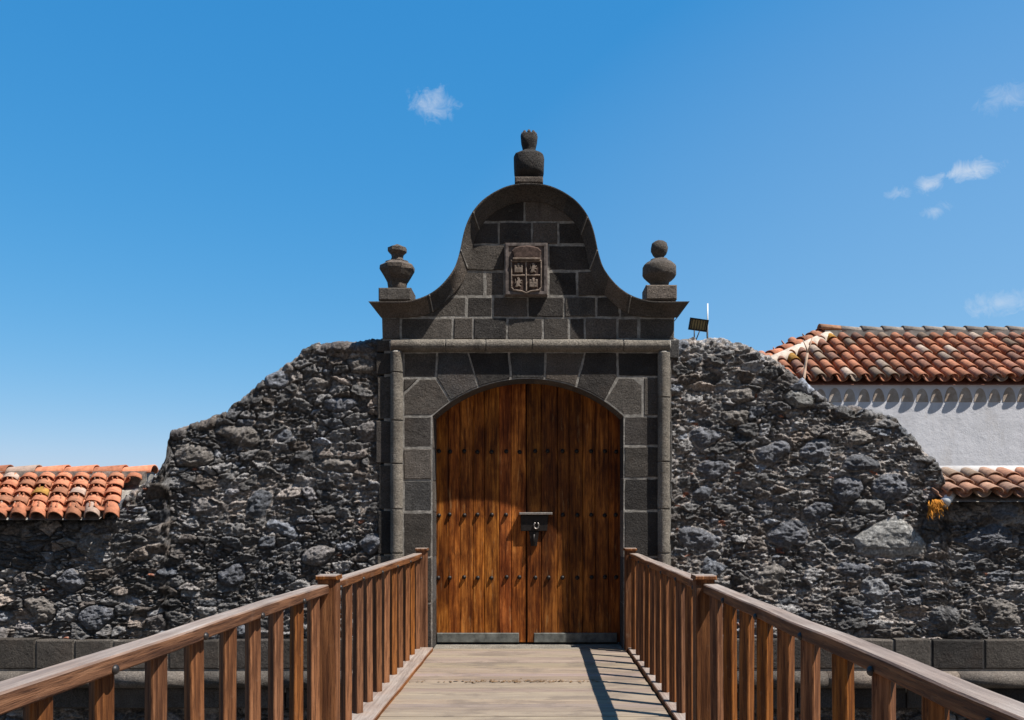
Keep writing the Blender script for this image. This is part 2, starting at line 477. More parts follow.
def rubble_wall(name, prof, x0, x1, seed, specials, pale, parent, yr=9.47, zb=-1.35, thick=.68, step=.0115):
    "prof: (x, ztop) silhouette; the stones stand out of the plane y = yr towards the camera"
    rng = np.random.RandomState(seed)
    nx = int((x1 - x0) / step)
    xs = np.linspace(x0, x1, nx)
    px, pz = zip(*sorted(prof))
    zt = np.interp(xs, px, pz)
    zt = zt + .028 * value_noise(xs * 9, xs * 0 + 3.3, seed + 5, 4, .6) + .03 * value_noise(xs * 3.1, xs * 0 + 1.3, seed + 6, 2)
    NF, NA, NT_ = 390, 8, 30
    r = .07
    rows_y, rows_z, rows_s, rows_ny, rows_nz = [], [], [], [], []
    for i in range(NF):
        t = i / (NF - 1); z = zb + (zt - r - zb) * t
        rows_z.append(z); rows_y.append(np.full(nx, yr)); rows_s.append(z); rows_ny.append(np.full(nx, -1.0)); rows_nz.append(np.zeros(nx))
    for i in range(1, NA + 1):
        a = i / NA * math.pi / 2
        rows_z.append(zt - r + r * math.sin(a)); rows_y.append(np.full(nx, yr + r - r * math.cos(a)))
        rows_s.append(zt - r + r * a); rows_ny.append(np.full(nx, -math.cos(a))); rows_nz.append(np.full(nx, math.sin(a)))
    for i in range(1, NT_ + 1):
        d = (thick - r) * i / NT_
        rows_z.append(zt - 0.02 * d); rows_y.append(np.full(nx, yr + r + d)); rows_s.append(zt - r + r * math.pi / 2 + d)
        rows_ny.append(np.zeros(nx)); rows_nz.append(np.full(nx, 1.0))
    Z = np.array(rows_z); Y = np.array(rows_y); S = np.array(rows_s); NY = np.array(rows_ny); NZ = np.array(rows_nz)
    X = np.tile(xs, (Z.shape[0], 1))
    # warped texture plane
    wx = X + .03 * value_noise(X * 4, S * 5, seed + 11, 3) + .014 * value_noise(X * 17, S * 21, seed + 12, 2)
    ws = S + .035 * value_noise(X * 3, S * 5, seed + 13, 3) + .012 * value_noise(X * 19, S * 23, seed + 14, 2)
    ws = ws + .05 * value_noise(X * 1.2, S * .9, seed + 15, 2)
    # medium stones, flat chips
    f1, f2, idm, dx, dy = voronoi(wx / .205, ws / .105, seed + 21)
    g1, g2, idc, ex, ey = voronoi(wx / .075, ws / .030, seed + 22)
    T = rng.rand(65536, 8)
    tm, tcp = T[idm], T[(idc * 7 + 13) % 65536]
    em = sstep(.02, .13, f2 - f1)
    ec = sstep(.02, .30, g2 - g1)
    med = tm[..., 0] > .40            # otherwise the patch is filled with chips
    h_m = em * (.016 + .034 * tm[..., 1] + (.07 * (tm[..., 2] - .5)) * dx + (.10 * (tm[..., 3] - .4)) * dy)
    h_c = ec * (.006 + .028 * tcp[..., 1] + .022 * (tcp[..., 2] - .4) * ey)
    h = np.where(med, h_m, h_c * np.minimum(1, em * 3 + .35))
    stone = np.where(med, em, ec * .9)
    def tone(t):
        base = .050 + .15 * t[..., 4] ** 2.0
        c = np.stack([base, base * .985, base * .99], -1)
        br = sstep(.62, .95, t[..., 5])[..., None]
        c = c * (1 + br * np.array([.24, .06, -.08]))
        bl = sstep(.70, .95, t[..., 6])[..., None]
        c = c * (1 + bl * np.array([-.10, .0, .16]))
        rd = (t[..., 7] > .992)[..., None]
        return np.where(rd, np.array([.22, .085, .05]), c)
    tm[..., 7] *= .9
    cs = np.where(med[..., None], tone(tm), tone(tcp))
    # big stones
    big = list(specials)
    tries = 0
    while len(big) < int(5.2 * (x1 - x0) * 1.7) and tries < 4000:
        tries += 1
        a = rng.uniform(.085, .21); b = a * rng.uniform(.45, .85)
        cx_, cz_ = rng.uniform(x0, x1), rng.uniform(zb, 3.4)
        if any(abs(cx_ - q[0]) < (a + q[2]) * 1.0 and abs(cz_ - q[1]) < (b + q[3]) * 1.02 for q in big): continue
        t = rng.rand()
        v = .05 + .085 * rng.rand()
        big.append((cx_, cz_, a, b, rng.uniform(-.5, .5), (v * (.9 if t > .5 else 1.05), v * .98, v * (1.14 if t > .5 else .96)), rng.uniform(.035, .085)))
    ridge = 1 - np.abs(value_noise(X * 7, S * 9, seed + 31, 4, .55)) * 1.6
    rag = .22 * value_noise(X * 9, S * 9, seed + 32, 3)
    smooth = np.zeros(X.shape)
    for (cx_, cz_, a, b, rot, colr, hh) in big:
        m = (np.abs(X - cx_) < a * 1.6) & (np.abs(S - cz_) < b * 2.0 + a * .3)
        if not m.any(): continue
        ux = (X[m] - cx_); uz = (S[m] - cz_)
        c_, s_ = math.cos(rot), math.sin(rot)
        qx = (ux * c_ + uz * s_) / a; qz = (-ux * s_ + uz * c_) / b
        p = 2.6
        if isinstance(colr[0], list):        # a stone given by its outline
            pts = colr[0]; colr = colr[1]; d = np.full(ux.shape, 9.0)
            for q0, q1 in zip(pts, pts[1:] + pts[:1]):
                ex_, ez_ = q1[0] - q0[0], q1[1] - q0[1]; el = math.hypot(ex_, ez_)
                d = np.minimum(d, ((X[m] - q0[0]) * ez_ - (S[m] - q0[1]) * ex_) / el / b)
            d = d + rag[m] * .35
        else:
            # angular: the rounded box is trimmed by two random chords
            d = 1 - (np.abs(qx) ** p + np.abs(qz) ** p) ** (1 / p)
            for _ in range(3):
                th = rng.uniform(0, 2 * math.pi); d = np.minimum(d, rng.uniform(.62, .95) - (qx * math.cos(th) + qz * math.sin(th)))
            d = d + rag[m] * .7
        ins = sstep(0.0, .10, d)
        tx, tz = rng.uniform(-.3, .3), rng.uniform(-.35, .5)
        hb = hh * (.45 + .55 * sstep(0, .55, d)) + .03 * (ridge[m] - .5) + hh * .35 * (tx * qx + tz * qz)
        smooth[m] = np.maximum(smooth[m], ins * .55)
        if colr[0] > .13 and min(colr) > .125:
            smooth[m] = np.maximum(smooth[m], ins)
            hb = hh * (.5 + .5 * sstep(0, .45, d)) + .012 * (ridge[m] - .5)
        h[m] = h[m] * (1 - ins) * sstep(.0, -.12, d) * .9 + hb * ins
        stone[m] = np.maximum(stone[m] * sstep(.05, -.1, d), ins)
        cs[m] = cs[m] * (1 - ins[:, None]) + np.array(colr) * ins[:, None]
    fa = value_noise(X * 9, S * 20, seed + 44, 3, .6)
    rough = .015 * value_noise(X * 12, S * 16, seed + 42, 4, .62) + .011 * value_noise(X * 34, S * 52, seed + 43, 2) + .015 * (1 - np.abs(fa) * 2.2) + .011 * (1 - np.abs(value_noise(X * 15 + 2 * S, S * 38, seed + 45, 3, .6)) * 2.4)
    h = h + .030 * value_noise(X * 1.5, S * 1.5, seed + 41, 2) + rough * (1 - .8 * smooth)
    # mortar: pale where it is still there, dark earth where it has fallen out
    mk = sstep(-.25, .25, value_noise(X * 1.7, S * 1.9, seed + 51, 4, .6) + pale + .25 * value_noise(X * 14, S * 16, seed + 52, 2))
    mort = np.array([.055, .051, .048]) * (1 - mk[..., None]) + np.array([.20, .18, .165]) * mk[..., None]
    h = h + (.016 * mk - .006) * (1 - stone)
    sm = sstep(.15, .75, stone)[..., None]
    C = mort * (1 - sm) + cs * sm
    C = C * (1 + .30 * value_noise(X * 25, S * 30, seed + 53, 3)[..., None])
    Yd = Y + NY * h; Zd = Z + NZ * h * .6
    # lower skirt down to the moat and the rear face
    nr = Z.shape[0]
    V = np.stack([X, Yd, Zd], -1)
    bot = np.stack([xs, np.full(nx, yr - .02), np.full(nx, -3.25)], -1)[None]
    back = np.stack([xs, np.full(nx, yr + thick), np.full(nx, -3.25)], -1)[None]
    V = np.concatenate([bot, V, back], 0)
    C = np.concatenate([C[:1], C, C[-1:]], 0)
    nr += 2
    o0 = ORIGIN[parent.name]
    V = (V - np.array(o0)).reshape(-1, 3)
    i, j = np.meshgrid(np.arange(nr - 1), np.arange(nx - 1), indexing='ij')
    a0 = i * nx + j
    Fc = np.stack([a0, a0 + 1, a0 + nx + 1, a0 + nx], -1).reshape(-1, 4)
    me = bpy.data.meshes.new(name)
    me.vertices.add(len(V)); me.vertices.foreach_set('co', V.ravel())
    me.loops.add(Fc.size); me.loops.foreach_set('vertex_index', Fc.ravel().astype(np.int32))
    me.polygons.add(len(Fc)); me.polygons.foreach_set('loop_start', np.arange(0, Fc.size, 4, dtype=np.int32))
    me.polygons.foreach_set('use_smooth', np.ones(len(Fc), bool))
    me.update(calc_edges=True)
    at = me.color_attributes.new('Col', 'FLOAT_COLOR', 'POINT')
    C4 = np.concatenate([np.clip(C.reshape(-1, 3), .008, .28), np.ones((len(V), 1))], 1)
    at.data.foreach_set('color', C4.ravel().astype(np.float32))
    me.materials.append(M_RUB)
    o = bpy.data.objects.new(name, me); COL.objects.link(o); o.parent = parent
    ORIGIN[o.name] = o0
    return o

YR = 9.47
def sil(pts): return [XZ(a, b, YR) for a, b in pts]
left_prof = sil([(-260, 522), (100, 522), (112, 519), (117, 509), (130, 493), (152, 478), (159, 470), (166, 458), (169, 440), (172, 429), (185, 426), (200, 423),
                 (222, 415.6), (236, 405), (249, 394), (265, 377), (280, 369), (292, 361), (303, 351), (314, 345.5), (335, 343.5), (352, 342.5), (375, 341), (382, 340), (400, 340)])
right_prof = sil([(655, 340), (680, 340), (699, 341), (722, 341), (747.5, 345), (760, 351), (777, 360), (792, 373), (807, 385), (822, 397), (837, 406), (855, 408), (870, 412), (894, 419.5),
                  (905, 428), (915.6, 439), (926, 452), (937, 461), (942, 473), (946, 488), (951, 498), (960, 502), (1300, 502)])
def big(px, py, w, h, rot, col, hh):
    X, Z = XZ(px, py, YR - .05); k = (YR - .05) / F
    return (X, Z, w * k, h * k, rot, col, hh)
bl = (.080, .084, .096); gy = (.27, .265, .255); br = (.105, .096, .088)
left_big = [big(258, 503, 16, 14, .2, (.055, .06, .07), .05), big(318, 384, 14, 9, 0, br, .05), big(338, 465, 22, 9, .1, br, .05), big(240, 435, 26, 10, -.1, br, .06),
            big(372, 545, 15, 12, .6, bl, .07), big(340, 405, 18, 8, 0, bl, .05), big(230, 575, 16, 12, .3, bl, .06), big(70, 580, 15, 12, .4, bl, .06), big(38, 610, 17, 14, 0, br, .06),
            big(95, 618, 20, 13, .2, bl, .05), big(190, 455, 22, 12, 0, br, .05), big(360, 365, 16, 8, 0, br, .05), big(345, 348, 30, 6, -.05, (.075, .066, .062), .06), big(88, 545, 15, 10, .9, (.11, .105, .10), .05)]
right_big = [(*big(890, 538, 38, 22, 0, None, 0)[:5], ([XZ(a_, b_, YR - .06) for a_, b_ in [(852.5, 538), (857, 531), (872, 525), (891, 513.5), (901, 516), (912, 526), (924, 535), (928, 545), (926, 554), (892, 558), (859, 554)]], (.175, .175, .17)), .06), big(874, 588, 16, 14, -.5, (.13, .135, .145), .05), big(707, 437, 20, 12, .1, bl, .06), big(774, 451, 18, 13, 0, bl, .07),
             big(818, 450, 18, 12, .2, bl, .06), big(846, 489, 20, 13, .3, bl, .07), big(892, 487, 22, 14, .3, bl, .06), big(864, 462, 20, 9, .1, (.05, .053, .06), .07),
             big(799, 399, 17, 9, 0, (.115, .115, .11), .06), big(736, 416, 14, 9, 0, br, .05), big(862, 437, 17, 7, .1, br, .06), big(700, 540, 24, 11, -.3, bl, .06),
             big(790, 535, 22, 14, .2, bl, .06), big(770, 578, 18, 15, .4, br, .06), big(945, 617, 15, 14, 0, (.075, .075, .077), .06), big(1002, 612, 25, 15, -.1, br, .06),
             big(985, 540, 30, 16, .1, (.06, .064, .075), .06), big(715, 470, 18, 10, 0, bl, .05), big(740, 395, 16, 8, .1, br, .05), big(870, 506, 16, 8, .0, (.11, .11, .11), .05),
             big(820, 510, 16, 10, .2, bl, .05), big(855, 570, 20, 8, -.15, bl, .05), big(920, 567, 22, 6, .0, bl, .05)]

wl_root = thing('rubble_wall', (-4.2, YR + .3, -3.2), 'dark lava rubble wall left of the gate, sloping down to a bright orange tiled coping', 'wall', None)
wr_root = thing('rubble_wall', (4.2, YR + .3, -3.2), 'dark lava rubble wall right of the gate, holding one big pale grey boulder', 'wall', None)
rubble_wall('rubble_face', left_prof, -7.9, XZ(381, 0, YR)[0], 101, left_big, -.02, wl_root)
rubble_wall('rubble_face', right_prof, XZ(668, 0, YR)[0], 7.4, 202, right_big, .12, wr_root)

ASH_T = [(.080, .069, .060), (.105, .090, .078), (.058, .050, .045), (.13, .106, .088), (.046, .041, .038), (.092, .080, .070), (.070, .066, .064)]
def ash(): 
    c = random.choice(ASH_T); k = random.uniform(.8, 1.3); return tuple(x * k for x in c)

def plinth(root, xa, xb):
    m = MB(); mo = MB()
    ztop, zmid = P(0, 638, YR)[2], P(0, 668, YR)[2]
    x = xa
    while x < xb:
        w = min(random.uniform(.38, .62), xb - x)
        kk = random.uniform(1.1, 1.5)
        m.slab([(x + .008, zmid + .012), (x + w - .008, zmid + .012), (x + w - .008, ztop + random.uniform(-.012, .012)), (x + .008, ztop + random.uniform(-.012, .012))], YR - .125, YR + .3, .014, ash(), .006)
        x += w
    mo.box(xa, xb, YR - .108, YR + .25, zmid - .25, ztop - .01)
    # under the roll, one more course of cut stone
    x = xa
    zl = P(0, 706, YR)[2]
    while x < xb:
        w = min(random.uniform(.35, .75), xb - x)
        m.slab([(x + .008, zl), (x + w - .008, zl), (x + w - .008, zmid - .20), (x + .008, zmid - .20)], YR - .125, YR + .3, .012, ash(), .005)
        x += w
    m.build('plinth_course', M_ASH, root); mo.build('mortar_bed', M_MOR, root)
    rl = MB(); zc = P(0, 677.5, YR)[2]
    x = xa
    while x < xb:
        w = min(random.uniform(.55, 1.0), xb - x)
        rl.tube([(x + .004, YR - .12, zc), (x + w - .004, YR - .12, zc)], .095, 18, tuple(c * 1.5 for c in ash()))
        x += w
    rl.build('roll_moulding', M_ASH, root)
PORT_L, PORT_R = XZ(378, 0, 9.40)[0], XZ(672, 0, 9.40)[0]
plinth(wl_root, -7.9, PORT_L - .02)
plinth(wr_root, PORT_R + .02, 7.4)

# ------------------------------------------------------------------ tiled roofs
def tile(m, base, du, dv, n, L, r0, r1, lift0, lift1, col, up=True, th=.013, seg=8, hf=.92):
    "one half-round tile: base = middle of its lower end, dv up the slope"
    v = []
    for (rr, t, lf) in ((r0, 0, lift0), (r1, L, lift1), (r0 - th, 0, lift0), (r1 - th, L, lift1)):
        for i in range(seg + 1):
            a = math.pi * i / seg
            if up: q = base + du * (rr * math.cos(a)) + n * (rr * math.sin(a) * hf + lf) + dv * t
            else: q = base + du * (rr * math.cos(a)) + n * ((r0 if t == 0 else r1) - rr * math.sin(a) * .92 + lf) + dv * t
            v.append(q)
    k = seg + 1; f = []
    for i in range(seg):
        f.append((i, i + 1, k + i + 1, k + i))
        f.append((2 * k + i + 1, 2 * k + i, 3 * k + i, 3 * k + i + 1))
        f.append((i + 1, i, 2 * k + i, 2 * k + i + 1))
    f.append((0, k, 3 * k, 2 * k)); f.append((seg, 2 * k + seg, 3 * k + seg, k + seg))
    m.add(v, f, col, True)

def tile_roof(E0, du, dv, n, k0, k1, rows, per, expo, cond, palette, parent, rng, name='tile_roof', wr=.40, hf=.92, l0=.022, cut=.02, eave=False, clift=-.02):
    m = MB()
    for k in range(k0, k1):
        for j in range(rows):
            b = E0 + du * ((k + .5) * per + rng.uniform(-.012, .012)) + dv * (j * expo + rng.uniform(-.015, .015))
            if not cond(b, j): continue
            c = palette(rng)
            tw = du * rng.uniform(-.02, .02)
            if eave and j == 0: tile(m, b, du, (dv + tw).normalized(), n, expo * 1.25, per * .44, per * wr * .82, .012, per * .235 - .004, c, hf=1.0)
            else: tile(m, b, du, (dv + tw).normalized(), n, expo * 1.22, per * wr, per * wr * .82, per * .235 + l0, per * .235 - .004, c, hf=hf)
            b2 = E0 + du * (k * per + rng.uniform(-.01, .01)) + dv * (j * expo + rng.uniform(-.01, .01) + (cut if j == 0 else -.02))
            tile(m, b2, du, dv, n, expo * 1.22, per * .40, per * .36, clift + .018, clift, palette(rng), up=False)
    return m.build(name, M_TILE, parent, recalc=False)

def pal_orange(r):
    t = r.random(); k = r.uniform(.7, 1.08)
    if t < .05: c = (.50, .36, .29)
    elif t < .065: c = (.46, .25, .06)
    elif t < .3: c = (.46, .20, .115)
    else: c = (.58, .225, .125)
    return tuple(x * k for x in c)
def pal_red(r):
    t = r.random(); k = r.uniform(.65, 1.2)
    if t < .02: c = (.46, .24, .05)
    elif t < .11: c = (.29, .21, .155)
    elif t < .28: c = (.38, .18, .12)
    elif t < .42: c = (.27, .145, .105)
    elif t < .45: c = (.44, .34, .27)
    else: c = (.46, .195, .112)
    return tuple(x * k for x in c)

def pal_mossy(r):
    c = pal_red(r); k = r.uniform(.25, .6)
    return tuple(a * (1 - k) + b * k for a, b in zip(c, (.42, .30, .22)))
rng = random.Random(5)
# coping roof on the low part of the left wall: courses run obliquely up it
Ye = YR - .17
E0 = Vector((-8.0, Ye, P(0, 519.5, Ye)[2]))
dy_, dz_ = .85, .48
dvl = Vector((-.34, dy_, dz_)).normalized()
nl = Vector((1, 0, 0)).cross(dvl).normalized()
if nl.z < 0: nl = -nl
slope = math.sqrt(dy_ ** 2 + dz_ ** 2 + .34 ** 2)
per_l = .205
rows_l = 5
roofL = tile_roof(E0, Vector((1, 0, 0)), dvl, nl, 0, 30, rows_l, per_l, slope / rows_l,
          lambda b, j: (b.x * F / b.y + VX) < 113 + 7 * j and (b.x * F / b.y + VX) > -160, pal_orange, wl_root, rng, wr=.485, hf=.60, l0=.034, cut=.10, eave=True, clift=.026)
m = MB()
topL = E0.z + dz_
m.add([(-8.2, Ye + .02, E0.z - .004), (PORT_L - 3.05, Ye + .02, E0.z - .004), (PORT_L - 2.9, Ye + dy_, topL - .03), (-8.2, Ye + dy_, topL - .03),
       (-8.2, Ye + dy_ + .5, E0.z - .035), (PORT_L - 2.9, Ye + dy_ + .5, E0.z - .035)], [(0, 1, 2, 3), (3, 2, 5, 4), (0, 4, 5, 1)])
m.build('roof_bed', M_MOR, wl_root)
m = MB()
x = -8.0
while x < XZ(143, 0, Ye + dy_)[0] - .1:
    c = pal_orange(rng); kq = rng.uniform(.5, .95); c = tuple(a * kq for a in c)
    tile(m, Vector((x + .36, Ye + dy_ + .02, topL + .045)), Vector((0, 1, 0)), Vector((-1, 0, .02)).normalized(), Vector((0, 0, 1)), .42, .115, .09, .02, .0, c)
    x += .345
m.build('ridge_tile_row', M_TILE, roofL, recalc=False)
m = MB(); m.box(-8.1, XZ(150, 0, Ye + dy_)[0], Ye + dy_ - .09, Ye + dy_ + .14, topL - .08, topL + .085); m.build('ridge_mortar', M_MOR, roofL)

# coping roof on the low part of the right wall
E0 = Vector((XZ(945, 0, YR - .15)[0], YR - .15, P(0, 499, YR - .15)[2]))
dyr, dzr = .62, .27
dvr = Vector((0, dyr, dzr)).normalized(); nr_ = Vector((0, -dzr, dyr)).normalized()
per_r = .215
roofR = tile_roof(E0, Vector((1, 0, 0)), dvr, nr_, 0, 15, 3, per_r, math.hypot(dyr, dzr) / 3, lambda b, j: True, pal_mossy, wr_root, rng, wr=.45, hf=.75)
m = MB()
zt_ = E0.z + dzr
m.add([(E0.x + .05, E0.y + .02, E0.z - .03), (7.6, E0.y + .02, E0.z - .03), (7.6, E0.y + dyr, zt_ - .03), (E0.x + .05, E0.y + dyr, zt_ - .03),
       (E0.x + .05, E0.y + dyr + .3, E0.z - .03), (7.6, E0.y + dyr + .3, E0.z - .03)], [(0, 1, 2, 3), (3, 2, 5, 4), (0, 4, 5, 1), (0, 3, 4), (1, 5, 2)])
m.build('roof_bed', M_MOR, wr_root)
m = MB(); m.tube([(E0.x + .0, E0.y + dyr + .08, zt_ + .02), (7.6, E0.y + dyr + .08, zt_ + .02)], .115, 16); m.build('lime_ridge', M_FILLET, roofR)

# ------------------------------------------------------------------ white house behind the right wall
hs = thing('house', (9, 15.8, .3), 'white house with a brown-red hipped tile roof rising behind the right wall', 'house')
HE = 14.0
zE = P(0, 382.5, HE)[2]
HRY, zRi = 15.76, P(0, 338, 15.76)[2]
Xc, Xri = 3.15, XZ(820, 0, HRY)[0]
m = MB(); m.box(3.25, 16, HE + .062, 19.3, .3, zE - .02); m.build('wall', M_WHITE, hs)
dvh = Vector((0, HRY - HE, zRi - zE)); slope = dvh.length; dvh.normalize()
nh = Vector((0, -dvh.z, dvh.y))
per_h = .24; rows_h = 6
def hip_cond(b, j):
    t = (b.y - HE) / (HRY - HE)
    return b.x > Xc + (Xri - Xc) * t + .10
roofH = tile_roof(Vector((Xc, HE, zE)), Vector((1, 0, 0)), dvh, nh, 0, 54, rows_h, per_h, slope / rows_h, hip_cond, pal_red, hs, rng)
m = MB()
m.add([(Xc, HE + .02, zE - .03), (16, HE + .02, zE - .03), (16, HRY, zRi - .03), (Xri, HRY, zRi - .03),
       (Xc, 2 * HRY - HE, zE - .03), (16, 2 * HRY - HE, zE - .03)], [(0, 1, 2, 3), (3, 2, 5, 4), (0, 3, 4), (0, 4, 5, 1)], (.30, .13, .09))
m.build('roof_deck', M_TILE, hs)
# hip and ridge covers
m = MB(); mo = MB()
hp0, hp1 = Vector((Xc, HE, zE + .06)), Vector((Xri, HRY, zRi + .04))
hd = (hp1 - hp0); hl = hd.length; hd.normalize()
side = hd.cross(Vector((0, 0, 1))).normalized(); hn = side.cross(hd).normalized()
k = int(hl / .3)
for i in range(k + 1):
    c = pal_orange(rng)
    tile(m, hp0 + hd * (i * hl / k), side, hd, hn, hl / k * 1.15, .12, .095, .035, .01, c)
m.build('hip_tile_row', M_TILE, roofH, recalc=False)
mo.tube([hp0 + Vector((.13, -.05, -.03)), hp1 + Vector((.13, -.07, -.05))], .125, 12); mo.build('hip_mortar', mat_plain('patchy lime', (.50, .42, .35), .95, 0, .4, 6, .1), roofH)
m = MB(); x = Xri - .02
i = 0
while x < 16:
    c = (.30, .25, .21) if i else (.48, .25, .14)
    kq = rng.uniform(.75, 1.2); c = tuple(a * kq for a in c)
    tile(m, Vector((x, HRY - .0, zRi + (.085 if i else .12))), Vector((0, 1, 0)), Vector((1, 0, 0)), Vector((0, 0, 1)), .43, .135, .115, .02, 0, c)
    x += .385; i += 1
m.build('ridge_tile_row', M_TILE, roofH, recalc=False)
m = MB(); m.box(Xri + .05, 16, HRY - .13, HRY + .13, zRi - .06, zRi + .115); m.build('ridge_mortar', mat_plain('old grey ridge mortar', (.27, .25, .23), .95, 0, .35, 7, .1), roofH)
# near-flush brownish scallops that paint the eave shade onto the wall
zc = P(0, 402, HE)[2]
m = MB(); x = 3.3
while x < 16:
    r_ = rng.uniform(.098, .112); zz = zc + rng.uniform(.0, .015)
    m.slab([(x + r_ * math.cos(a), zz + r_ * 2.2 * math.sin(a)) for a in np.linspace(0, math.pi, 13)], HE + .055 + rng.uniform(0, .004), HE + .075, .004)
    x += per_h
m.build('eave_shade_scallops', M_EAVE_SHADE, hs)

# ------------------------------------------------------------------ stone portal
YP = 9.40
pt = thing('stone_portal', (XZ(528.5, 0, YP)[0], YP + .3, -3.2), 'dark basalt gateway with curved gable, carved shield and three urns', 'gateway')
k_ = YP / F
def Q(px, py): return XZ(px, py, YP)
blocks = MB(); bed = MB()
G = .0080   # half a joint
def roughen(poly, step=.06, amp=.0042):
    "uneven arrises: break every long edge into short bits"
    out = []
    for i in range(len(poly)):
        a, b = Vector(poly[i]), Vector(poly[(i + 1) % len(poly)])
        d = b - a; L = d.length
        if L < 1e-6: continue
        nn = Vector((-d.y, d.x)) / L
        n_ = max(1, int(L / step))
        for k in range(n_):
            o = random.uniform(-amp, amp) * (1.4 if k == 0 and L > .08 else 1)
            p = a + d * ((k + (random.uniform(-.2, .2) if k else 0)) / n_) + nn * o
            out.append((p.x, p.y))
    return out
def block(poly, y=YP, col=None, bev=.010, jit=.005):
    n = len(poly)
    a = sum(poly[i][0] * poly[(i + 1) % n][1] - poly[(i + 1) % n][0] * poly[i][1] for i in range(n))
    if abs(a) < .004: return
    if a < 0: poly = poly[::-1]
    blocks.slab(roughen(inset(poly, G)), y, y + .25, bev, col or ash(), jit)
def rect(x0, y0, x1, y1): return [Q(x0, y1), Q(x1, y1), Q(x1, y0), Q(x0, y0)]
# arch opening
OL, OR_ = 432.4, 623.6
ACX, ACY, AR = 528.0, 518.9, 140.4
a0 = math.asin((OR_ - ACX) / AR)
arc = [(ACX + AR * math.sin(t), ACY - AR * math.cos(t)) for t in np.linspace(-a0, a0, 33)]
# region of voussoirs: everything inside the rolls above the springing, less the arch
U = [Q(403, 416), Q(403, 352), Q(659, 352), Q(659, 416), Q(OR_, 416)] + [Q(*p) for p in arc[::-1][1:-1]] + [Q(OL, 416)]
for w in ([(404 - 1, 352), (437.5, 352), (436, 378), (403, 378)], [(403, 378), (420, 378), (403, 394)],
          [(403, 394), (420, 378), (436, 378), (451, 402), (436, 417), (403, 417)],
          [(437.5, 352), (468, 352), (480.5, 393), (455, 407), (451, 402), (436, 378)], [(468, 352), (508.7, 352), (511.5, 385), (480.5, 395)],
          [(508.7, 352), (545.5, 352), (544.5, 384), (511.5, 385)], [(545.5, 352), (585.5, 352), (574, 394), (544.5, 384)],
          [(585.5, 352), (617, 352), (618, 377), (603.5, 404), (574, 396)], [(617, 352), (659, 352), (659, 377), (618, 377)],
          [(618, 377), (634, 377), (643, 385), (643, 417), (618, 417), (603.5, 402)], [(643, 377), (659, 377), (659, 417), (643, 417)]):
    block(clip(U, [Q(*p) for p in w]))
ys = [416, 448, 480, 512, 557, 603, 652]
for a, b in zip(ys[:-1], ys[1:]): block(rect(403, a, OL, b))
ys = [416, 446, 478, 511, 557, 604, 652]
for i, (a, b) in enumerate(zip(ys[:-1], ys[1:])):
    block(rect(OR_, a, 659, b))
# quoins outside the rolls
ys = [339, 352, 375, 420, 464, 510, 555, 600, 652, 700]
for i, (a, b) in enumerate(zip(ys[:-1], ys[1:])):
    block(rect(379 - random.uniform(0, 5), a, 392.5, b))
block(rect(667, 339, 680, 359)); block(rect(667, 359, 672, 420)); block(rect(667, 420, 673, 500)); block(rect(667, 500, 671.5, 580)); block(rect(667, 580, 675, 652))
# gable
outer = [(368.3, 301.4), (380, 301.4), (404, 301.2), (415, 299.4), (424, 296.5), (431.7, 292.5), (438.5, 287.5), (445, 281), (450.5, 274), (455, 266.5), (458, 258), (460.3, 249),
         (462.3, 239), (464.5, 230), (467.5, 221.5), (471.5, 213.5), (476.5, 206.5), (482.5, 200.2), (490, 194.6), (498, 190), (507, 186.2), (517, 183.9), (529, 183)]
inner = [(381.7, 317.8), (386, 317.8), (408, 317.6), (418, 316.8), (426.7, 314.5), (436, 310), (443, 305), (449.5, 299), (456, 292.5), (461.5, 285), (465, 278), (468, 269),
         (470.5, 259), (472.5, 249), (475, 240), (478, 232), (482.5, 224.5), (488, 218), (495, 212.4), (503, 207.8), (511, 204.6), (520, 202.6), (529, 202)]
MX = 528.7
def mirror(l): return l + [(2 * MX - x + .6, y) for x, y in l[::-1][1:]]
outer, inner = mirror(outer), mirror(inner)
mid = [((a[0] * .45 + b[0] * .55), (a[1] * .45 + b[1] * .55)) for a, b in zip(outer, inner)]
mid[0] = (381.7, mid[0][1]); mid[-1] = (674.6, mid[-1][1])
gable = [Q(*p) for p in mid] + [Q(674.6, 340), Q(381.7, 340)]
rows = [(340, 317.5, [400.5, 453, 473, 507, 543, 569, 585, 617, 639]), (317.5, 296.5, [466.5, 493, 528, 564, 596, 620]), (296.5, 271, [484.8, 505, 548, 577.5]),
        (271, 244.5, [505, 548]), (244.5, 222, [499, 532, 558]), (222, 196, [524.5])]
for yb, yt, js in rows:
    xs_ = [360] + js + [700]
    for a, b in zip(xs_[:-1], xs_[1:]):
        p = clip(gable, [Q(a, yb), Q(b, yb), Q(b, yt), Q(a, yt)])
        if len(p) >= 3: block(p)
blocks.build('ashlar_blocks', M_ASH, pt)
# mortar core, with the arch cut through it
core = [Q(384, 700), Q(384, 340.5), Q(382.5, 340.5)] + [Q(*p) for p in mid] + [Q(674, 340.5), Q(679, 340.5), Q(679, 358), Q(671, 358), Q(671, 700), Q(OR_, 700), Q(OR_, 416)] + [Q(*p) for p in arc[::-1][1:-1]] + [Q(OL, 416), Q(OL, 700)]
n = len(core)
v = [(x, YP + .005, z) for x, z in core] + [(x, YP + .62, z) for x, z in core]
bed.add(v, [tuple(range(n)), tuple(range(2 * n - 1, n - 1, -1))] + [(i, (i + 1) % n, n + (i + 1) % n, n + i) for i in range(n)])
bed.build('mortar_core', M_MOR, pt)
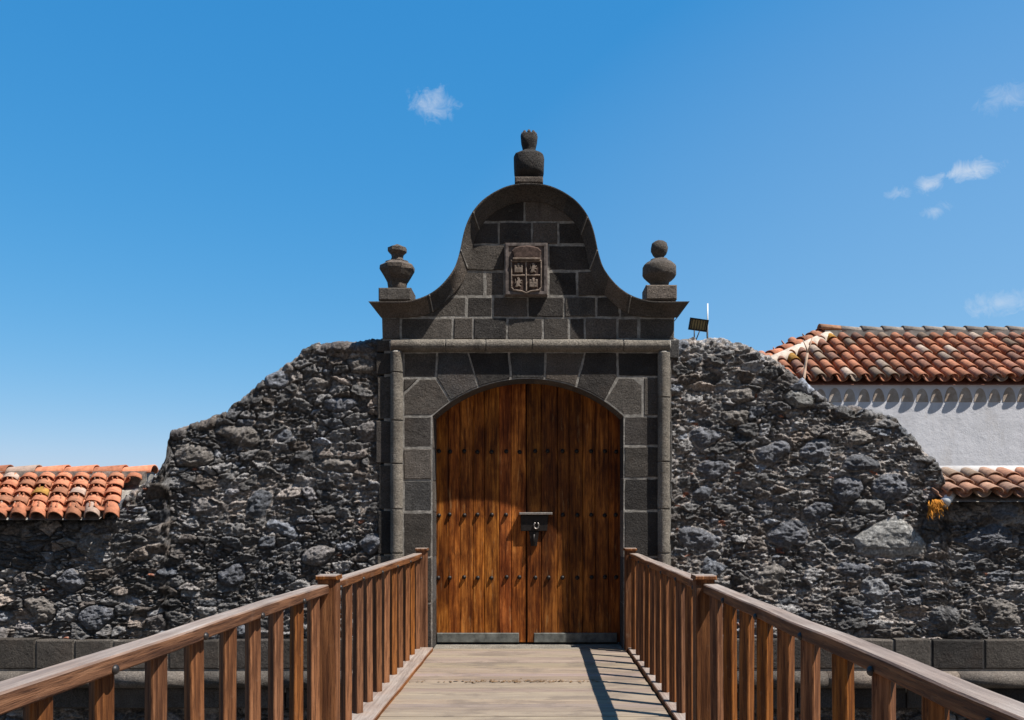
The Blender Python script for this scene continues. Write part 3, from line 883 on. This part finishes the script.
# stone lining of the opening (reveals and soffit)
rv = MB()
ring = [(OL, 690), (OL, 652), (OL, 603), (OL, 557), (OL, 512), (OL, 480), (OL, 448), (OL, 416)] + arc[1:-1] + [(OR_, 416), (OR_, 446), (OR_, 478), (OR_, 511), (OR_, 557), (OR_, 604), (OR_, 652), (OR_, 690)]
ringQ = [Q(*p) for p in ring]
cxq, czq = Q(528, 560)
cc = ash()
for i in range(len(ringQ) - 1):
    a, b = ringQ[i], ringQ[i + 1]
    if i < 8 or i % 6 == 0 or i > 36: cc = ash()
    v = []
    d = Vector((b[0] - a[0], b[1] - a[1])).normalized(); nn = Vector((-d.y, d.x))
    c_ = Vector((cxq, czq)) - Vector(a)
    if nn.dot(c_) < 0: nn = -nn
    g0 = .006 if (i < 8 or i >= 38) else 0.0
    A = Vector(a) + d * g0; B = Vector(b) - d * g0
    for y in (YP + .012, YP + .44):
        v += [(A.x - nn.x * .03, y, A.y - nn.y * .03), (B.x - nn.x * .03, y, B.y - nn.y * .03), (B.x + nn.x * .006, y, B.y + nn.y * .006), (A.x + nn.x * .006, y, A.y + nn.y * .006)]
    rv.add(v, [(0, 1, 2, 3), (7, 6, 5, 4), (0, 4, 5, 1), (1, 5, 6, 2), (2, 6, 7, 3), (3, 7, 4, 0)], tuple(x * 1.1 for x in cc))
rv.build('opening_lining', M_ASH, pt)
m = MB(); m.box(Q(OL, 0)[0] + .008, Q(OR_, 0)[0] - .008, YP - .003, YP + .40, -.35, -.004, (.26, .235, .20), .01)
m.build('threshold', M_ASH, pt)
# roll mouldings round the doorway
def roll(pts, joints_px, horizontal, fixed):
    m = MB(); mm = MB()
    js = joints_px
    for a, b in zip(js[:-1], js[1:]):
        c = tuple(x * 1.2 for x in (.185, .162, .135))
        if horizontal: A, B = P(a, fixed, YP), P(b, fixed, YP)
        else: A, B = P(fixed, a, YP), P(fixed, b, YP)
        d = (B - A).normalized()
        A = A + d * .007; B = B - d * .007
        for q in (A, B): q.y = YP - .012
        m.tube([A, A + d * .006, B - d * .006, B], .068, 20, c)
        mm.tube([A - d * .012, B + d * .012], .058, 14)
    o = m.build('roll_moulding', M_ASH, pt); mm.build('joint_mortar', M_MOR, o)
roll(None, [700, 652, 600, 553, 509, 464, 421, 373, 352.0], False, 396.8)
roll(None, [700, 652, 600, 553, 509, 462, 398, 352.5], False, 663.6)
roll(None, [391, 446, 486, 532, 623, 669.6], True, 345.8)
# cornice sweeping over the gable: flares forward from the wall face to its lip
PR = .15
co = MB()
stations = []
prof_t = [(0, 0), (.05, .10), (.18, .16), (.34, .26), (.52, .42), (.70, .64), (.82, .84), (.86, .97), (.93, 1.0), (1.0, 1.0)]
def lerp3(I, O, t, q): return I.lerp(O, t)
def station(pi, po, back=False):
    row = []
    for t, p in prof_t:
        y = YP - PR * p - .004
        I = P(pi[0], pi[1], YP); O = P(po[0], po[1], YP - PR)
        x = I.x + (O.x - I.x) * t; z = I.z + (O.z - I.z) * t
        row.append(Vector((x, y if not back else YP + .55, z)))
    row.append(Vector((row[-1].x, YP + .55, row[-1].z)))
    return row
st = []
def fine(l, n=3):
    out = []
    for i in range(len(l) - 1):
        p0, p1, p2, p3 = l[max(i - 1, 0)], l[i], l[i + 1], l[min(i + 2, len(l) - 1)]
        for k in range(n):
            t = k / n
            out.append(tuple(.5 * (2 * b + (c - a) * t + (2 * a - 5 * b + 4 * c - d) * t * t + (-a + 3 * b - 3 * c + d) * t ** 3) for a, b, c, d in zip(p0, p1, p2, p3)))
    return out + [l[-1]]
fo, fi = fine(outer), fine(inner)
st = [station(a, b) for a, b in zip(fi, fo)]
st = [station(fi[0], fo[0], True)] + st + [station(fi[-1], fo[-1], True)]
jn = {1, 14, 24, 33, 46, 58, 67, 79, 88, 99, 110, 119, 131}
col_now = ash()
w = len(st[0])
for i in range(len(st) - 1):
    if i in jn: col_now = tuple(x * 1.05 for x in ash())
    v = st[i] + st[i + 1]
    co.add(v, [(j, j + 1, w + j + 1, w + j) for j in range(w - 1)], col_now, False)
# underside closing, from inner edge back
for i in range(1, len(st) - 2):
    pass
co.build('cornice', M_ASH, pt)
for i in (14, 33, 46, 88, 99, 119):
    i += 1
    pts = [q + (q - Vector((cxq, YP, q.z))).normalized() * 0 + Vector((0, -.003, 0)) for q in st[i][:9]]
    jm = MB(); jm.tube(pts, .007, 6); jm.build('cornice_joint', M_MOR, pt)

# urns
def urn(px, prof, base, lab, sq, seg, topfun=None):
    yc = YP + .16
    m = MB()
    cx, cz = P(px, 0, yc).x, 0
    pr = [(r * yc / F, P(0, y, yc).z) for r, y in prof]
    m.lathe(pr, cx, yc, seg, tuple(x * 1.0 for x in ash()), seg > 10, sq, math.pi / seg, .0035)
    u = m.build('urn', M_ASH, pt)
    u['label'] = lab
    b = MB()
    hw = base[0] * yc / F
    b.slab([(cx - hw, P(0, base[2] + 3, yc).z), (cx + hw, P(0, base[2] + 3, yc).z), (cx + hw, P(0, base[1], yc).z), (cx - hw, P(0, base[1], yc).z)], yc - hw, yc + hw, .012, tuple(x * 1.2 for x in ash()))
    b.build('urn_base', M_ASH, u)
    if topfun: topfun(u, cx, yc)
urn(397.3, [(8.5, 292), (9.5, 289), (10, 284), (10.5, 282), (10.9, 282.3), (11.2, 281), (14.4, 276.5), (17.2, 271.5), (17.8, 270.5), (17.8, 267), (16.6, 266), (13.6, 264.4), (12.4, 263.4), (12, 262.4), (7, 261.4), (5.8, 258), (6.2, 255), (8.0, 253.5), (9.6, 252), (9.6, 248.5), (5, 246.3), (1, 244.5)],
    (16, 291.7, 301), 'octagonal stone urn with a pointed cap', .0, 8)
urn(659.3, [(9, 289), (9, 287), (9.6, 283), (10.4, 282), (12, 280.6), (15.4, 277.6), (16.6, 275.5), (16.8, 267.5), (15.6, 265.6), (13, 263.2), (9.2, 261.2), (8.6, 260), (5.4, 259), (4.8, 258), (4.6, 256.5), (6.5, 255), (8.2, 251.5), (8.6, 248), (7.6, 244), (5, 241.8), (1.5, 240.6)],
    (15.2, 288.7, 300), 'stone urn topped by a ball', .1, 24)
def crown(u, cx, yc):
    b = MB()
    for i in range(8):
        a = 2 * math.pi * i / 8
        r = 6.2 * yc / F
        b.lathe([(.020, P(0, 137, yc).z), (.022, P(0, 134.5, yc).z), (.012, P(0, 132.5, yc).z)], cx + r * math.cos(a), yc + r * math.sin(a), 8, (.10, .08, .07))
    b.build('crown_knob_ring', M_ASH, u)
urn(529, [(12, 184.5), (9.8, 181.5), (9.6, 179.5), (10.6, 178.6), (13, 176.8), (14.8, 174.6), (15, 166), (15.2, 158.5), (14.6, 157.3), (13.8, 156.4), (10, 154.2), (7, 152.6), (6.2, 151), (6.6, 149), (8.0, 143.5), (8.5, 136.5), (7, 135)],
    (14, 181.8, 185), 'tall box-shaped urn on the crest of the gable', .45, 24, crown)

# carved coat of arms
ca = MB()
ca.slab([Q(505, 296.6), Q(547.5, 296.6), Q(547.5, 244.3), Q(505, 244.3)], YP - .055, YP + .05, .008)
ca_o = ca.build('coat_of_arms', M_CARVE, pt)
yA = YP - .055
fr = MB()
def frame(x0, y0, x1, y1, w, ya, yb, mb):
    mb.slab([Q(x0, y0 + w), Q(x1, y0 + w), Q(x1, y0), Q(x0, y0)], ya, yb, .003)
    mb.slab([Q(x0, y1), Q(x1, y1), Q(x1, y1 - w), Q(x0, y1 - w)], ya, yb, .003)
    mb.slab([Q(x0, y1 - w), Q(x0 + w, y1 - w), Q(x0 + w, y0 + w), Q(x0, y0 + w)], ya, yb, .003)
    mb.slab([Q(x1 - w, y1 - w), Q(x1, y1 - w), Q(x1, y0 + w), Q(x1 - w, y0 + w)], ya, yb, .003)
frame(505.6, 244.9, 546.9, 296.0, 3.0, yA - .016, yA + .01, fr)
fr.build('panel_border', M_CARVE, ca_o)
sh = MB()
sh.slab([Q(511.5, 262.8), Q(541, 262.8), Q(541, 288), Q(539, 291.5), Q(531, 292.6), Q(526.5, 295), Q(522, 292.6), Q(513.5, 291.5), Q(511.5, 288)], yA - .012, yA + .01, .004)
sh_o = sh.build('shield', M_CARVE_D, ca_o)
rb = MB()
def bar(x0, y0, x1, y1, pr=.028): rb.slab([Q(x0 + random.uniform(-.4, .4), y1 + random.uniform(-.3, .3)), Q(x1 + random.uniform(-.3, .3), y1), Q(x1, y0 + random.uniform(-.3, .3)), Q(x0, y0)], yA - pr, yA + .01, .007)
bar(510.8, 262, 541.6, 263.6); bar(510.8, 263.6, 512.2, 289); bar(540.2, 263.6, 541.6, 289); bar(525.2, 263.6, 526.8, 293); bar(512.2, 276.6, 525.2, 278); bar(526.8, 276.6, 540.2, 278)
rb.slab([Q(511, 289), Q(513, 292.5), Q(522, 293.6), Q(526.2, 296), Q(530.5, 293.6), Q(540, 292.5), Q(541.6, 289), Q(540.2, 289), Q(538.5, 291), Q(531, 292), Q(526.2, 294), Q(521.5, 292), Q(514, 291), Q(512.2, 289)], yA - .028, yA + .01, .006)
rb.build('shield_border', M_CARVE_L, ca_o)
def castle(x, y):
    ch = MB()
    for a, b, c, d in ((-4, -1, 4, 4), (-4.2, -3.6, -2.0, -1), (-1.1, -5, 1.1, -1), (2.0, -3.6, 4.2, -1)):
        ch.slab([Q(x + a, y + d), Q(x + c, y + d), Q(x + c, y + b), Q(x + a, y + b)], yA - .032, yA + .0, .004)
    ch.build('castle_charge', M_CARVE_L, ca_o)
def lion(x, y, s=1):
    ch = MB()
    body = [(-3.2, 4), (-2.2, 1.5), (-1.8, -1), (-.6, -3), (-1.6, -4.6), (.4, -5.2), (1.6, -3.6), (1.4, -2), (3.2, -2.8), (3.6, -2), (1.8, -.6), (3.4, .2), (3.2, 1), (1.2, .8), (.8, 2), (2.6, 3.2), (2.4, 4.2), (.2, 3.4), (-1.4, 4.4)]
    ch.slab([Q(x + s * a, y + b) for a, b in body], yA - .032, yA, .002)
    ch.slab([Q(x + s * a, y + b) for a, b in ((-3.6, -3.4), (-2.8, -3.8), (-2.2, -.4), (-3.4, 1.2), (-3.8, .4), (-3.0, -.6))], yA - .030, yA, .002)
    ch.build('lion_charge', M_CARVE_L, ca_o)
castle(518.6, 270.5); lion(533.4, 270.4); lion(518.6, 284.6); castle(533.4, 285)
cr = MB()
cr.slab([Q(513.5, 261), Q(540, 260.6), Q(541.5, 253), Q(538, 249.5), Q(533, 248.2), Q(526.5, 247.4), Q(520, 248.2), Q(515, 249.5), Q(511.8, 253)], yA - .035, yA + .01, .016)
cr_o = cr.build('crown', M_CARVE_D, ca_o)
cb = MB()
cb.slab([Q(513, 262), Q(540, 262), Q(540, 260.2), Q(513, 260.2)], yA - .048, yA + .01, .004)
cb.build('crown_band', M_CARVE_L, ca_o)

# ------------------------------------------------------------------ wooden gate
YD = 9.735
dg = thing('wooden_gate', (XZ(527, 0, YD)[0], YD, .015), 'tall arched double door of orange-brown studded planks, closed', 'door')
def D(px, py): return XZ(px, py, YD)
def arch_top(X):
    a = Q(ACX, ACY); r = AR * k_
    return a[1] + math.sqrt(max(r * r - (X - a[0]) ** 2, 0)) + .10
xl, xm, xr = Q(OL, 0)[0] - .02, D(526.3, 0)[0], Q(OR_, 0)[0] + .02
studs = {}
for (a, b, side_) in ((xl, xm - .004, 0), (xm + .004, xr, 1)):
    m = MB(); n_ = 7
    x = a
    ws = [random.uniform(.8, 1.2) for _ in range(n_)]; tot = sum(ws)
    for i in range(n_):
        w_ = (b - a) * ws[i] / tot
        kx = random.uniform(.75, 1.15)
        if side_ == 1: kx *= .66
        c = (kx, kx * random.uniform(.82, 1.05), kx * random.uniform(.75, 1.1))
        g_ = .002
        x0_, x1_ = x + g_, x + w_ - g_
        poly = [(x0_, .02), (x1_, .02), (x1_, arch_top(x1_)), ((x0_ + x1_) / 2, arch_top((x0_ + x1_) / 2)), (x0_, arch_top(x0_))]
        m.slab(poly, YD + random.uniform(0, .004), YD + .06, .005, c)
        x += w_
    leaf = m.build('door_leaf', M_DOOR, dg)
    bk = MB(); e_ = .02 if side_ == 0 else -.0; tops = [(q, arch_top(q)) for q in np.linspace(b + e_, a - (.02 if side_ else 0), 14)]
    bk.slab([(a - (.02 if side_ else 0), .03), (b + e_, .03)] + tops, YD + (.0625 if side_ else .0605), YD + .085, .002, (.3, .25, .25)); bk.build('ledger_board', M_DOOR, leaf)
    studs[side_] = leaf
    wb = MB()
    if side_ == 0: p0, p1 = D(437, 642)[0], D(519, 0)[0]
    else: p0, p1 = D(534, 642)[0], D(617, 0)[0]
    z0, z1 = D(0, 642.2)[1], D(0, 632.8)[1]
    wb.slab([(p0, z0), (p1, z0), (p1, z1), (p0, z1)], YD - .022, YD - .001, .006)
    wbo = wb.build('bottom_board', M_GREYWOOD, leaf)
# meeting strip on the right leaf below the lock
m = MB(); x0_, x1_ = D(527.5, 0)[0], D(541, 0)[0]
m.slab([(x0_, .022), (x1_, .022), (x1_, D(0, 530)[1]), (x0_, D(0, 530)[1])], YD - .012, YD - .001, .004, (.62, .55, .6)); m.build('meeting_strip', M_DOOR, studs[1])
# studs
sm_ = bpy.data.meshes.new('stud')
tmp = MB(); tmp.v = []; prof = [(.025, 0), (.025, .006), (.021, .015), (.014, .022), (.005, .026)]
seg = 12; vv = []; ff = []
for r, h in prof:
    for i in range(seg):
        a = 2 * math.pi * i / seg; vv.append((r * math.cos(a), -h, r * math.sin(a)))
for j in range(len(prof) - 1):
    for i in range(seg):
        i2 = (i + 1) % seg; ff.append((j * seg + i, j * seg + i2, (j + 1) * seg + i2, (j + 1) * seg + i))
ff.append(tuple(range((len(prof) - 1) * seg, len(prof) * seg)))
sm_.from_pydata(vv, [], ff); sm_.polygons.foreach_set('use_smooth', [True] * len(ff)); sm_.materials.append(M_IRON)
xs_s = [438.5, 450, 464, 477.7, 491.7, 506, 519, 535, 548, 563, 577, 591, 604.5, 616]
for y in (451.6, 515, 577.5):
    for x in xs_s:
        if y == 515 and 515 < x < 552: continue
        X, Z = D(x + random.uniform(-.6, .6), y + random.uniform(-.5, .5))
        leaf = studs[0 if x < 526 else 1]
        o = bpy.data.objects.new('stud', sm_); COL.objects.link(o); o.parent = leaf
        o.location = Vector((X, YD - (.012 if 527 < x < 541 and y > 530 else 0.0), Z)) - ORIGIN[leaf.name]
# lock
lk = MB()
lk.slab([D(520.8, 531), D(547, 531), D(548.5, 515), D(520.8, 515)], YD - .045, YD + .0, .006)
lko = lk.build('lock_box', M_IRON, dg)
b = MB(); b.slab([D(519.4, 514.6), D(552.3, 514.6), D(552.3, 512.4), D(519.4, 512.4)], YD - .075, YD - .0, .003); b.build('lock_ledge', M_STEEL, lko)
b = MB()
c = P(536.3, 525.5, YD); 
pts = [(c.x + .028 * math.sin(t), YD - .055, c.z + .036 * math.cos(t)) for t in np.linspace(.5, 5.8, 16)]
b.tube(pts, .008, 8); b.build('lock_ring', M_STEEL, lko)
b = MB()
b.slab([D(531, 546), D(537, 546), D(539, 531), D(529, 531)], YD - .04, YD - .013, .005); b.tube([(D(534, 0)[0], YD - .05, D(0, 534)[1]), (D(533.6, 0)[0], YD - .052, D(0, 545)[1])], .012, 8); b.build('lock_hasp', M_IRON, lko)

# ------------------------------------------------------------------ bridge
def xin_l(Y): return -1.318 + .011 * Y
XR_IN = 1.04
Y0, Y1 = -2.9, YP - .006
bg = thing('wooden_bridge', (-.08, 3.3, 0), 'wooden footbridge of grey-brown cross planks leading straight to the gate', 'bridge')
m = MB(); y = Y0
rb_ = random.Random(3)
while y < Y1 - .01:
    w_ = rb_.uniform(.125, .155)
    gap = rb_.uniform(.0015, .004)
    if abs(y - 7.55) < .07: gap = .022
    y2 = min(y + w_, Y1)
    k = rb_.uniform(.9, 1.1)
    zt2 = rb_.uniform(-.003, .002)
    xa, xb = -1.165 + rb_.uniform(-.006, .006), 1.005 + rb_.uniform(-.006, .006)
    b_ = .004
    v = [(xa, y + gap, -.045), (xb, y + gap, -.045), (xb, y2 - gap, -.045), (xa, y2 - gap, -.045),
         (xa, y + gap, zt2 - b_), (xb, y + gap, zt2 - b_), (xb, y2 - gap, zt2 - b_), (xa, y2 - gap, zt2 - b_),
         (xa + b_, y + gap + b_, zt2), (xb - b_, y + gap + b_, zt2), (xb - b_, y2 - gap - b_, zt2), (xa + b_, y2 - gap - b_, zt2)]
    m.add(v, [(3, 2, 1, 0), (0, 1, 5, 4), (1, 2, 6, 5), (2, 3, 7, 6), (3, 0, 4, 7), (4, 5, 9, 8), (5, 6, 10, 9), (6, 7, 11, 10), (7, 4, 8, 11), (8, 9, 10, 11)], (k, k * rb_.uniform(.95, 1.03), k * rb_.uniform(.9, 1.06)))
    y += w_
m.build('deck', M_DECK, bg)
m = MB(); m.box(-1.15, .99, Y0, Y1, -.060, -.049, (.3, .3, .3)); m.build('subfloor', M_DECK, bg)
for x in (-1.2, -.1, 1.0):
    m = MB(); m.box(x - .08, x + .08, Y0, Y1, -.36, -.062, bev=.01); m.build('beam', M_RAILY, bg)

# ------------------------------------------------------------------ railings
def bal_mesh():
    s = .0375; b = .003; z0, z1 = .035, 1.008
    sec = [(s, -b), (s, b), (b, s), (-b, s), (-s, b), (-s, -b), (-b, -s), (b, -s)]
    v = [(x, y, z) for z in (z0, z1) for x, y in sec]; n = 8
    f = [(i, (i + 1) % n, n + (i + 1) % n, n + i) for i in range(n)] + [tuple(range(n))[::-1], tuple(range(n, 2 * n))]
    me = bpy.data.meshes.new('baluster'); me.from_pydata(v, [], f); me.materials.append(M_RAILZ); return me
BAL = bal_mesh()
def bolt_mesh(sgn):
    vv = []; ff = []; prof = [(.016, 0), (.016, .004), (.012, .010), (.005, .013)]; seg = 10
    for r, h in prof:
        for i in range(seg):
            a = 2 * math.pi * i / seg; vv.append((sgn * h, r * math.cos(a), r * math.sin(a)))
    for j in range(3):
        for i in range(seg):
            i2 = (i + 1) % seg; ff.append((j * seg + i, j * seg + i2, (j + 1) * seg + i2, (j + 1) * seg + i))
    ff.append(tuple(range(3 * seg, 4 * seg)))
    me = bpy.data.meshes.new('bolt'); me.from_pydata(vv, [], ff); me.polygons.foreach_set('use_smooth', [True] * len(ff)); me.materials.append(M_BOLT); return me
BOLT = {1: bolt_mesh(1), -1: bolt_mesh(-1)}
POSTS = [9.31, 5.27, 1.2, -2.85]
def railing(sgn, label):
    # sgn = +1: the left railing, whose inner side looks to +x
    inn = xin_l if sgn > 0 else (lambda Y: XR_IN)
    root = thing('railing', (inn(3.3), 3.3, 0), label, 'railing', 'wooden railings of the bridge')
    o0 = ORIGIN[root.name]
    def part(me, name, x, y, z, rz=0.0, ry=0.0, rx=0.0):
        o = bpy.data.objects.new(name, me); COL.objects.link(o); o.parent = root
        o.location = Vector((x, y, z)) - o0; o.rotation_euler = (rx, ry, rz); return o
    rr = random.Random(40 + sgn)
    def skewbox(mb, ya, yb, d0, d1, z0, z1, bv=.006):
        "a timber following the rail line; d0..d1 measured outwards from the inner face"
        sec = [(d0 + bv, z0), (d1 - bv, z0), (d1, z0 + bv), (d1, z1 - bv), (d1 - bv, z1), (d0 + bv, z1), (d0, z1 - bv), (d0, z0 + bv)]
        v = []
        ny = max(2, int((yb - ya) / .4))
        for i in range(ny + 1):
            y = ya + (yb - ya) * i / ny
            wob = rr.uniform(-.0035, .0035); wz = rr.uniform(-.003, .003)
            for d, z in sec: v.append((inn(y) - sgn * (d + wob), y, z + wz))
        f = []
        for i in range(ny):
            for k in range(8): f.append((i * 8 + k, i * 8 + (k + 1) % 8, (i + 1) * 8 + (k + 1) % 8, (i + 1) * 8 + k))
        f += [tuple(range(8)), tuple(range(ny * 8, ny * 8 + 8))[::-1]]
        mb.add(v, f)
    for i, yp in enumerate(POSTS):
        m = MB()
        xa, xb = inn(yp) + sgn * .045, inn(yp) - sgn * .07
        x0, x1 = min(xa, xb), max(xa, xb)
        tz = 1.095
        ly = .115
        pts = [(x0, yp - ly / 2), (x1, yp - ly / 2), (x1, yp + ly / 2), (x0, yp + ly / 2)]
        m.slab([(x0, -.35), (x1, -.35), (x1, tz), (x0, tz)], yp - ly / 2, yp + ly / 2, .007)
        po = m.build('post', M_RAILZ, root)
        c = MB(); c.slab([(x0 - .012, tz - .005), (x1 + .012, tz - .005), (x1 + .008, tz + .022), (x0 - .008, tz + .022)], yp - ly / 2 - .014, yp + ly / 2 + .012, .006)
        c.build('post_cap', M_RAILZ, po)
    for ya, yb in zip(POSTS[1:], POSTS[:-1]):
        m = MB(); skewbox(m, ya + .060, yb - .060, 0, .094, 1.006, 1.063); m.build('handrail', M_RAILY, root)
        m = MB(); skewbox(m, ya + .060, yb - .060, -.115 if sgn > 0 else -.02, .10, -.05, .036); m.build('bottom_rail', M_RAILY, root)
    ylist = [9.16 - .365 * k for k in range(10)] + [5.55]
    ylist += [5.03 - .342 * k for k in range(11)]
    ylist += [1.2 - .36 * k for k in range(1, 11)]
    for k, y in enumerate(ylist):
        y += rr.uniform(-.012, .012)
        part(BAL, 'baluster', inn(y) - sgn * (.046 + rr.uniform(-.004, .004)), y, 0, rr.uniform(-.09, .09), rr.uniform(-.008, .008), rr.uniform(-.006, .006))
        if k % 2 == 0 and y > .5:
            part(BOLT[sgn], 'bolt', inn(y) + sgn * .001, y - .02, 1.016 + rr.uniform(-.004, .004))
    return root
railing(1, 'reddish-brown wooden railing along the left edge of the bridge')
railing(-1, 'reddish-brown wooden railing along the right edge of the bridge, shadow on the deck')

# ------------------------------------------------------------------ small things
# floodlight on the wall head right of the gable
yF = 9.75
fl = thing('floodlight', P(696, 341, yF), 'small tilted black floodlight on a bracket on the wall top beside the gable', 'floodlight')
Mrot = Matrix.Translation(P(698.4, 324.8, yF)) @ Matrix.Rotation(R(8), 4, 'Y') @ Matrix.Rotation(R(12), 4, 'X')
hw, hh = 9.3 * yF / F, 6.0 * yF / F
def tbox(mb, x0, x1, y0, y1, z0, z1):
    v = [Mrot @ Vector((x, y, z)) for z in (z0, z1) for y in (y0, y1) for x in (x0, x1)]
    mb.add(v, [(0, 2, 3, 1), (4, 5, 7, 6), (0, 1, 5, 4), (2, 6, 7, 3), (0, 4, 6, 2), (1, 3, 7, 5)])
m = MB(); tbox(m, -hw * .8, hw * .8, .02, .11, -hh * .75, hh * .75)
tbox(m, -hw, hw, -.02, .02, hh - .016, hh); tbox(m, -hw, hw, -.02, .02, -hh, -hh + .016); tbox(m, -hw, -hw + .016, -.02, .02, -hh + .016, hh - .016); tbox(m, hw - .016, hw, -.02, .02, -hh + .016, hh - .016)
m.build('housing', M_IRON, fl)
m = MB(); tbox(m, -hw + .014, hw - .014, -.008, .018, -hh + .014, hh - .014); m.build('lamp_glass', M_LAMPGLASS, fl)
m = MB()
for i in range(6):
    x = -hw + (i + 1) * 2 * hw / 7
    tbox(m, x - .0035, x + .0035, -.017, -.009, -hh + .014, hh - .014)
m.build('guard_bars', M_IRON, fl)
m = MB()
m.tube([P(694.3, 330, yF), P(694.3, 343, yF)], .007, 8); m.tube([P(700, 330, yF), P(694.8, 343, yF)], .006, 8); m.tube([P(706.8, 328, yF), P(707.2, 343, yF)], .006, 8)
m.build('bracket', M_IRON, fl)
m = MB(); m.tube([P(707.6, 343, yF + .08), P(707.6, 303.5, yF + .08)], .0085, 8)
tag(m.build('pole', M_PVC), 'thin white upright rod standing just behind the floodlight', 'pole')

# white spout under the right coping, with a rusty orange growth beside it
m = MB()
a, b = P(944.5, 503, YR - .16), P(952, 492.5, YR + .02)
m.tube([a, a.lerp(b, .5), b], .055, 16); 
tag(m.build('drain_pipe', M_PVC), 'short white plastic spout poking out under the right tile coping', 'pipe')
m = MB(); rl = random.Random(9)
for i in range(420):
    u = rl.random()
    px, py = 931.5 + rl.gauss(5, 5.5), 500 + abs(rl.gauss(3, 5))
    if px < 933: py += rl.uniform(0, 8)
    if not 929 < px < 950: continue
    p = P(px - 1.5, py - 1, YR - .12 + rl.uniform(-.04, .03))
    d = Vector((rl.uniform(-.4, .4), rl.uniform(-.6, .1), -1 + rl.uniform(-.2, .9))).normalized()
    l = rl.uniform(.03, .085); s = d.cross(Vector((0, 1, 0))).normalized() * rl.uniform(.003, .008)
    kk = rl.uniform(.5, 1.5)
    m.add([p - s, p + s, p + d * l + Vector((0, -.01, 0))], [(0, 1, 2)])
tag(m.build('dry_moss_tuft', M_LICHEN, recalc=False), 'rusty orange hanging tuft of dry moss where the right coping meets the tall wall', 'moss')

# forked dry stalk in front of the hip of the house roof
yS = 10.05
m = MB()
m.tube([P(804.5, 389, yS), P(804.2, 377, yS), P(805.5, 365, yS), P(807.5, 353, yS)], .018, 8, taper=.8)
m.tube([P(807.5, 353, yS), P(806.5, 348, yS), P(803, 340, yS)], .012, 8, taper=.5)
m.tube([P(807.5, 353, yS), P(810, 346, yS), P(812, 338, yS)], .013, 8, taper=.5)
m.tube([P(805.5, 365, yS), P(800, 371, yS), P(796, 373, yS)], .007, 6, taper=.5)
tag(m.build('dry_stalk', M_STALK), 'pale forked dry stalk standing on the wall top before the house roof corner', 'dry stalk')

# dry crumbs caught in the wide joint across the deck
m = MB(); rl = random.Random(21)
for i in range(160):
    x = rl.gauss(-.15, .38); y = 7.56 + rl.gauss(0, .035)
    if not -1.1 < x < .6: continue
    a = rl.uniform(0, 6.28); l = rl.uniform(.008, .03); w = l * rl.uniform(.25, .6)
    d = Vector((math.cos(a), math.sin(a), 0)); e = Vector((-d.y, d.x, 0)); z = rl.uniform(.003, .006)
    p = Vector((x, y, z))
    m.add([p - d * l, p - e * w + Vector((0, 0, .004)), p + d * l + Vector((0, 0, rl.uniform(0, .008))), p + e * w + Vector((0, 0, .002))], [(0, 1, 2, 3)])
tag(m.build('leaf_litter', mat_plain('dead leaf', (.17, .10, .05), .9, 0, .5, 60, .1), recalc=False), kind='stuff')
